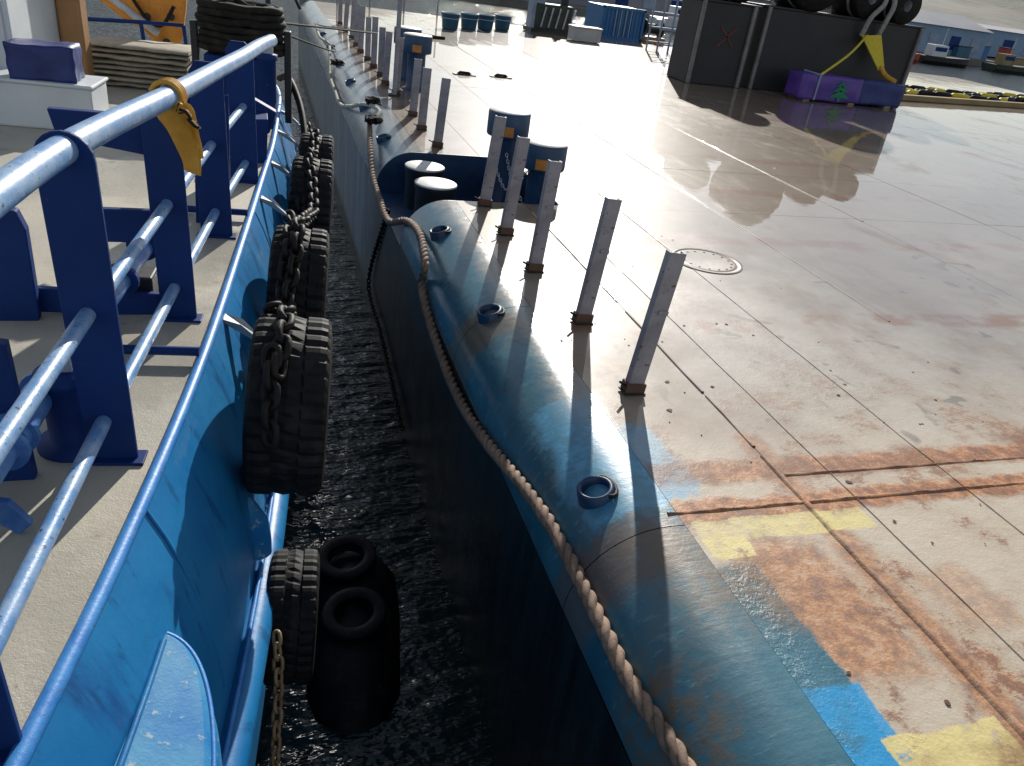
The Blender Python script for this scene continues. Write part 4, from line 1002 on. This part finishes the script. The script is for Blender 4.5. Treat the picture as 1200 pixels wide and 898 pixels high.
# blue containers
p = dk_pt(722, 46)
def container(c, sx, sy, h, label, mat):
    r = thing('cargo_container', c, label, 'container')
    MB().box(c+Vector((0, sy/2, h/2)), (sx-.06, sy-.06, h-.06)).build('box_walls', M[mat], r)
    for i in range(int(sx/.16)):
        x = -sx/2+.12+i*.16; MB().box(c+Vector((x, .015, h/2)), (.07, .04, h-.2)).build('corrugation', M[mat], r)
    for sxn in (-1, 1): MB().box(c+Vector((sxn*(sx/2-.04), .0, h/2)), (.09, .1, h)).build('corner_post', M[mat], r)
    for z in (.05, h-.05): MB().box(c+Vector((0, -.005, z)), (sx, .09, .1)).build('end_rail', M[mat], r)
    for x in (-.35, -.12, .12, .35): MB().tube([c+Vector((x*sx*.5, -.035, .1)), c+Vector((x*sx*.5, -.035, h-.1))], .018, 6).build('lock_rod', M['galv'], r)
container(p+Vector((.15, 0, 0)), 1.9, 1.9, 1.2, 'blue cargo container with lock rods on the far deck', 'container_blue')
p = dk_pt(687, 50)
r = thing('white_crate', p, 'low white crate standing in front of the blue container', 'crate')
MB().box(p+Vector((0,.3,.24)), (1.1,.6,.44)).build('box_walls', M['crate_white'], r, .02)
MB().box(p+Vector((0,.3,.48)), (1.16,.66,.05)).build('lid', M['crate_white'], r, .01)
# pale blue scaffold tower panels
p = dk_pt(800, 66)
r = thing('scaffold_tower', p, 'pale blue-grey scaffold frame standing behind the black cases', 'scaffold')
for i in range(5):
    for j in range(2): MB().tube([p+Vector((-1.1+i*.45, .9*j, 0)), p+Vector((-1.1+i*.45, .9*j, 2.1))], .035, 7).build('upright', M['grey_blue'], r)
for z in (.3, .8, 1.3, 1.8, 2.05):
    for j in range(2): MB().tube([p+Vector((-1.15, .9*j, z)), p+Vector((.75, .9*j, z))], .03, 7).build('ledger', M['grey_blue'], r)
MB().box(p+Vector((.3,.45,1.2)), (.9,.05,1.7)).build('panel', M['grey_blue'], r)
p = dk_pt(765, 50)
r = thing('machinery', p, 'rust-brown anchor winch between the container and the scaffold', 'machine')
MB().box(p+Vector((0,.3,.1)), (1.0,.8,.2)).build('bed', M['brown_paint'], r, .02)
MB().lathe([(.35,-.4),(.35,-.36),(.2,-.35),(.2,.35),(.35,.36),(.35,.4)], p+Vector((0,.3,.5)), (1,0,0), 18).build('drum', M['black_steel'], r)
MB().box(p+Vector((.3,.3,.75)), (.3,.4,.3)).build('gear_case', M['white_paint'], r, .03)
# low rail at the barge's far end
r = thing('end_rail', (5, 32.5, DECK), 'thin low rail along the barge\'s far end with dark posts', 'railing')
MB().tube([(2.6, 32.5, DECK+.75), (7.2, 32.4, DECK+.75)], .03, 7).build('top_rail', M['post_grey'], r)
for x in (2.8, 4.0, 5.3, 6.6): MB().tube([(x, 32.45, DECK), (x, 32.45, DECK+1.5 if x in (4.0, 6.6) else DECK+.75)], .035, 7).build('rail_post', M['post_grey'], r)
p = dk_pt(495, 43)
tag(MB().tube(resample([p+Vector((-.7,.1,.04)), p+Vector((-.2,0,.06)), p+Vector((.3,-.2,.04)), p+Vector((.7,-.1,.03))], .1), .05, 8).build('rolled_mat', M['dark_rope']), 'dark rolled mat lying at the barge\'s far end', 'mat')
# small dark cleats on the wet deck
for k, (px, py) in enumerate(((544, 88), (587, 91))):
    p = dk_pt(px, py); r = thing('deck_cleat', p, 'small dark lashing cleat on the open wet deck', 'cleat', 'deck cleats')
    MB().tube([p+Vector((-.16,0,.0)), p+Vector((-.1,0,.05)), p+Vector((.1,0,.05)), p+Vector((.16,0,0))], .028, 8).build('bar', M['chain_steel'], r)
    MB().box(p+Vector((0,0,.012)), (.5,.16,.02)).build('pad', M['black_steel'], r)

# ================================================================== FAR SHORE
def wpt(px, py, z=0): return onz(px, py, z)
mb = MB()
rows = []
for i in range(61):
    x = -150+i*12; base = 175-.12*x if x < 250 else 145
    n = mnoise.noise(Vector((x*.01, 0, 0)))
    rows.append([Vector((x, base, -1)), Vector((x, base+1, 1.6)), Vector((x, base+60, 2.2)), Vector((x, base+160, 16+9*n)), Vector((x, base+420, 42+22*n)), Vector((x, base+700, 30))])
tag(mb.loft(rows, True).build('shore', M['hill']), kind='structure')
def shed(c, sx, sy, h, rh, label, mw, mr, nwin):
    r = thing('warehouse', c, label, 'building')
    MB().box(c+Vector((0, sy/2, h/2)), (sx, sy, h)).build('wall', M[mw], r)
    MB().prism([c+Vector((-sx/2-.3, -.4, h)), c+Vector((-sx/2-.3, sy/2, h+rh)), c+Vector((-sx/2-.3, sy+.4, h))], (sx+.6, 0, 0)).build('roof', M[mr], r)
    for i in range(nwin):
        x = -sx/2+sx*(i+.5)/nwin; MB().box(c+Vector((x, -.03, h*.45)), (sx/nwin*.45, .1, h*.5)).build('door' if i % 2 else 'window', M['navy' if i % 2 else 'grey_blue'], r)
    return r
shed(Vector((42, 96, 0.8)), 26, 14, 3.2, 1.4, 'long grey-violet quayside shed across the water', 'shed_grey', 'shed_roof', 7)
shed(Vector((66, 96, 0.8)), 18, 12, 3.4, 1.4, 'grey shed with red-brown end beside the long quayside shed', 'shed_grey', 'brown_paint', 5)
shed(Vector((86, 92, 0.8)), 18, 12, 3.4, 1.5, 'pale blue quayside shed behind the scaffold', 'shed_blue', 'shed_roof', 5)
pR = wpt(1150, 52)
shed(Vector((118, 100, 1.0)), 34, 14, 3.6, .5, 'wide light blue warehouse on the far right quay', 'shed_blue', 'shed_roof', 8)
shed(Vector((150, 104, 1.0)), 22, 14, 4.0, .8, 'cream warehouse at the end of the far quay', 'timber', 'shed_roof', 5)
tag(MB().box((70, 104, .0), (190, 26, 1.6)).build('quay', M['quay_stone'], None, .05), kind='structure')
def boat_small(c, L, W, H, label, mat, cab='boat_white'):
    r = thing('moored_boat', c, label, 'boat')
    rows = []
    for i in range(13):
        f = i/12; x = -L/2+L*f; wf = math.sqrt(max(.0, 1-max(0, (f-.55)/.45)**2))*W/2+.03; sh = H*(1+.35*max(0, f-.5))
        rows.append([c+Vector((x, -wf*.55, -.2)), c+Vector((x, -wf*.95, H*.4)), c+Vector((x, -wf, sh)), c+Vector((x, -wf*.85, sh-.05)), c+Vector((x, wf*.85, sh-.05)), c+Vector((x, wf, sh)), c+Vector((x, wf*.95, H*.4)), c+Vector((x, wf*.55, -.2))])
    mb = MB().loft(rows, False); mb.add(rows[0], [tuple(range(8))]); mb.build('hull', M[mat], r)
    MB().box(c+Vector((-L*.18, 0, H+.6)), (L*.28, W*.55, 1.3)).build('wheelhouse', M[cab], r, .06)
    MB().box(c+Vector((-L*.18, -W*.28, H+.8)), (L*.22, .06, .45)).build('window', M['navy'], r)
    MB().tube([c+Vector((-L*.1, 0, H)), c+Vector((-L*.1, 0, H+3.2))], .06, 7).build('mast', M['galv'], r)
    return r
boat_small(Vector((72, 82, 0)), 7, 2.4, .9, 'red hulled moored boat in front of the light blue warehouse', 'red_paint')
boat_small(Vector((63, 80, 0)), 6, 2.2, .8, 'blue hulled moored boat beside the red boat', 'container_blue')
boat_small(Vector((81, 84, 0)), 8, 2.6, .9, 'black hulled moored boat against the far right quay', 'black_steel')
boat_small(Vector((92, 84, 0)), 7, 2.4, .9, 'dark green moored boat at the far end of the quay', 'green_dark', 'timber')
boat_small(Vector((46, 84, 0)), 10, 3, 1.2, 'white moored boat in front of the violet shed', 'boat_white')

for k in range(22):
    x = 62+k*4.1+random.uniform(-1.2, 1.2); hh = random.uniform(.7, 2.1); ww = random.uniform(1.2, 3.2)
    mname = ['container_blue', 'red_paint', 'timber', 'green_dark', 'crate_white', 'yellow_strap', 'black_steel', 'tub_blue'][k % 8]
    c = Vector((x, 92.0+random.uniform(-.5, 1.0), .8))
    r = thing('quay_crate', c, ['blue', 'red', 'timber', 'dark green', 'white', 'yellow', 'black', 'teal'][k % 8]+' cargo crate among the clutter along the far quay edge', 'crate', 'crates along the far quay')
    MB().box(c+Vector((0, 0, hh/2)), (ww, 1.4, hh)).build('box_walls', M[mname], r, .03)
    MB().box(c+Vector((0, 0, hh+.05)), (ww+.1, 1.5, .1)).build('lid', M['black_steel'], r)

boat_small(Vector((69, 86, 0)), 6, 2.2, .8, 'small timber-brown boat moored behind the red boat', 'timber', 'grey_blue')
boat_small(Vector((100, 85, 0)), 6, 2.2, .8, 'small pale grey boat moored past the dark green boat', 'grey_blue', 'red_paint')
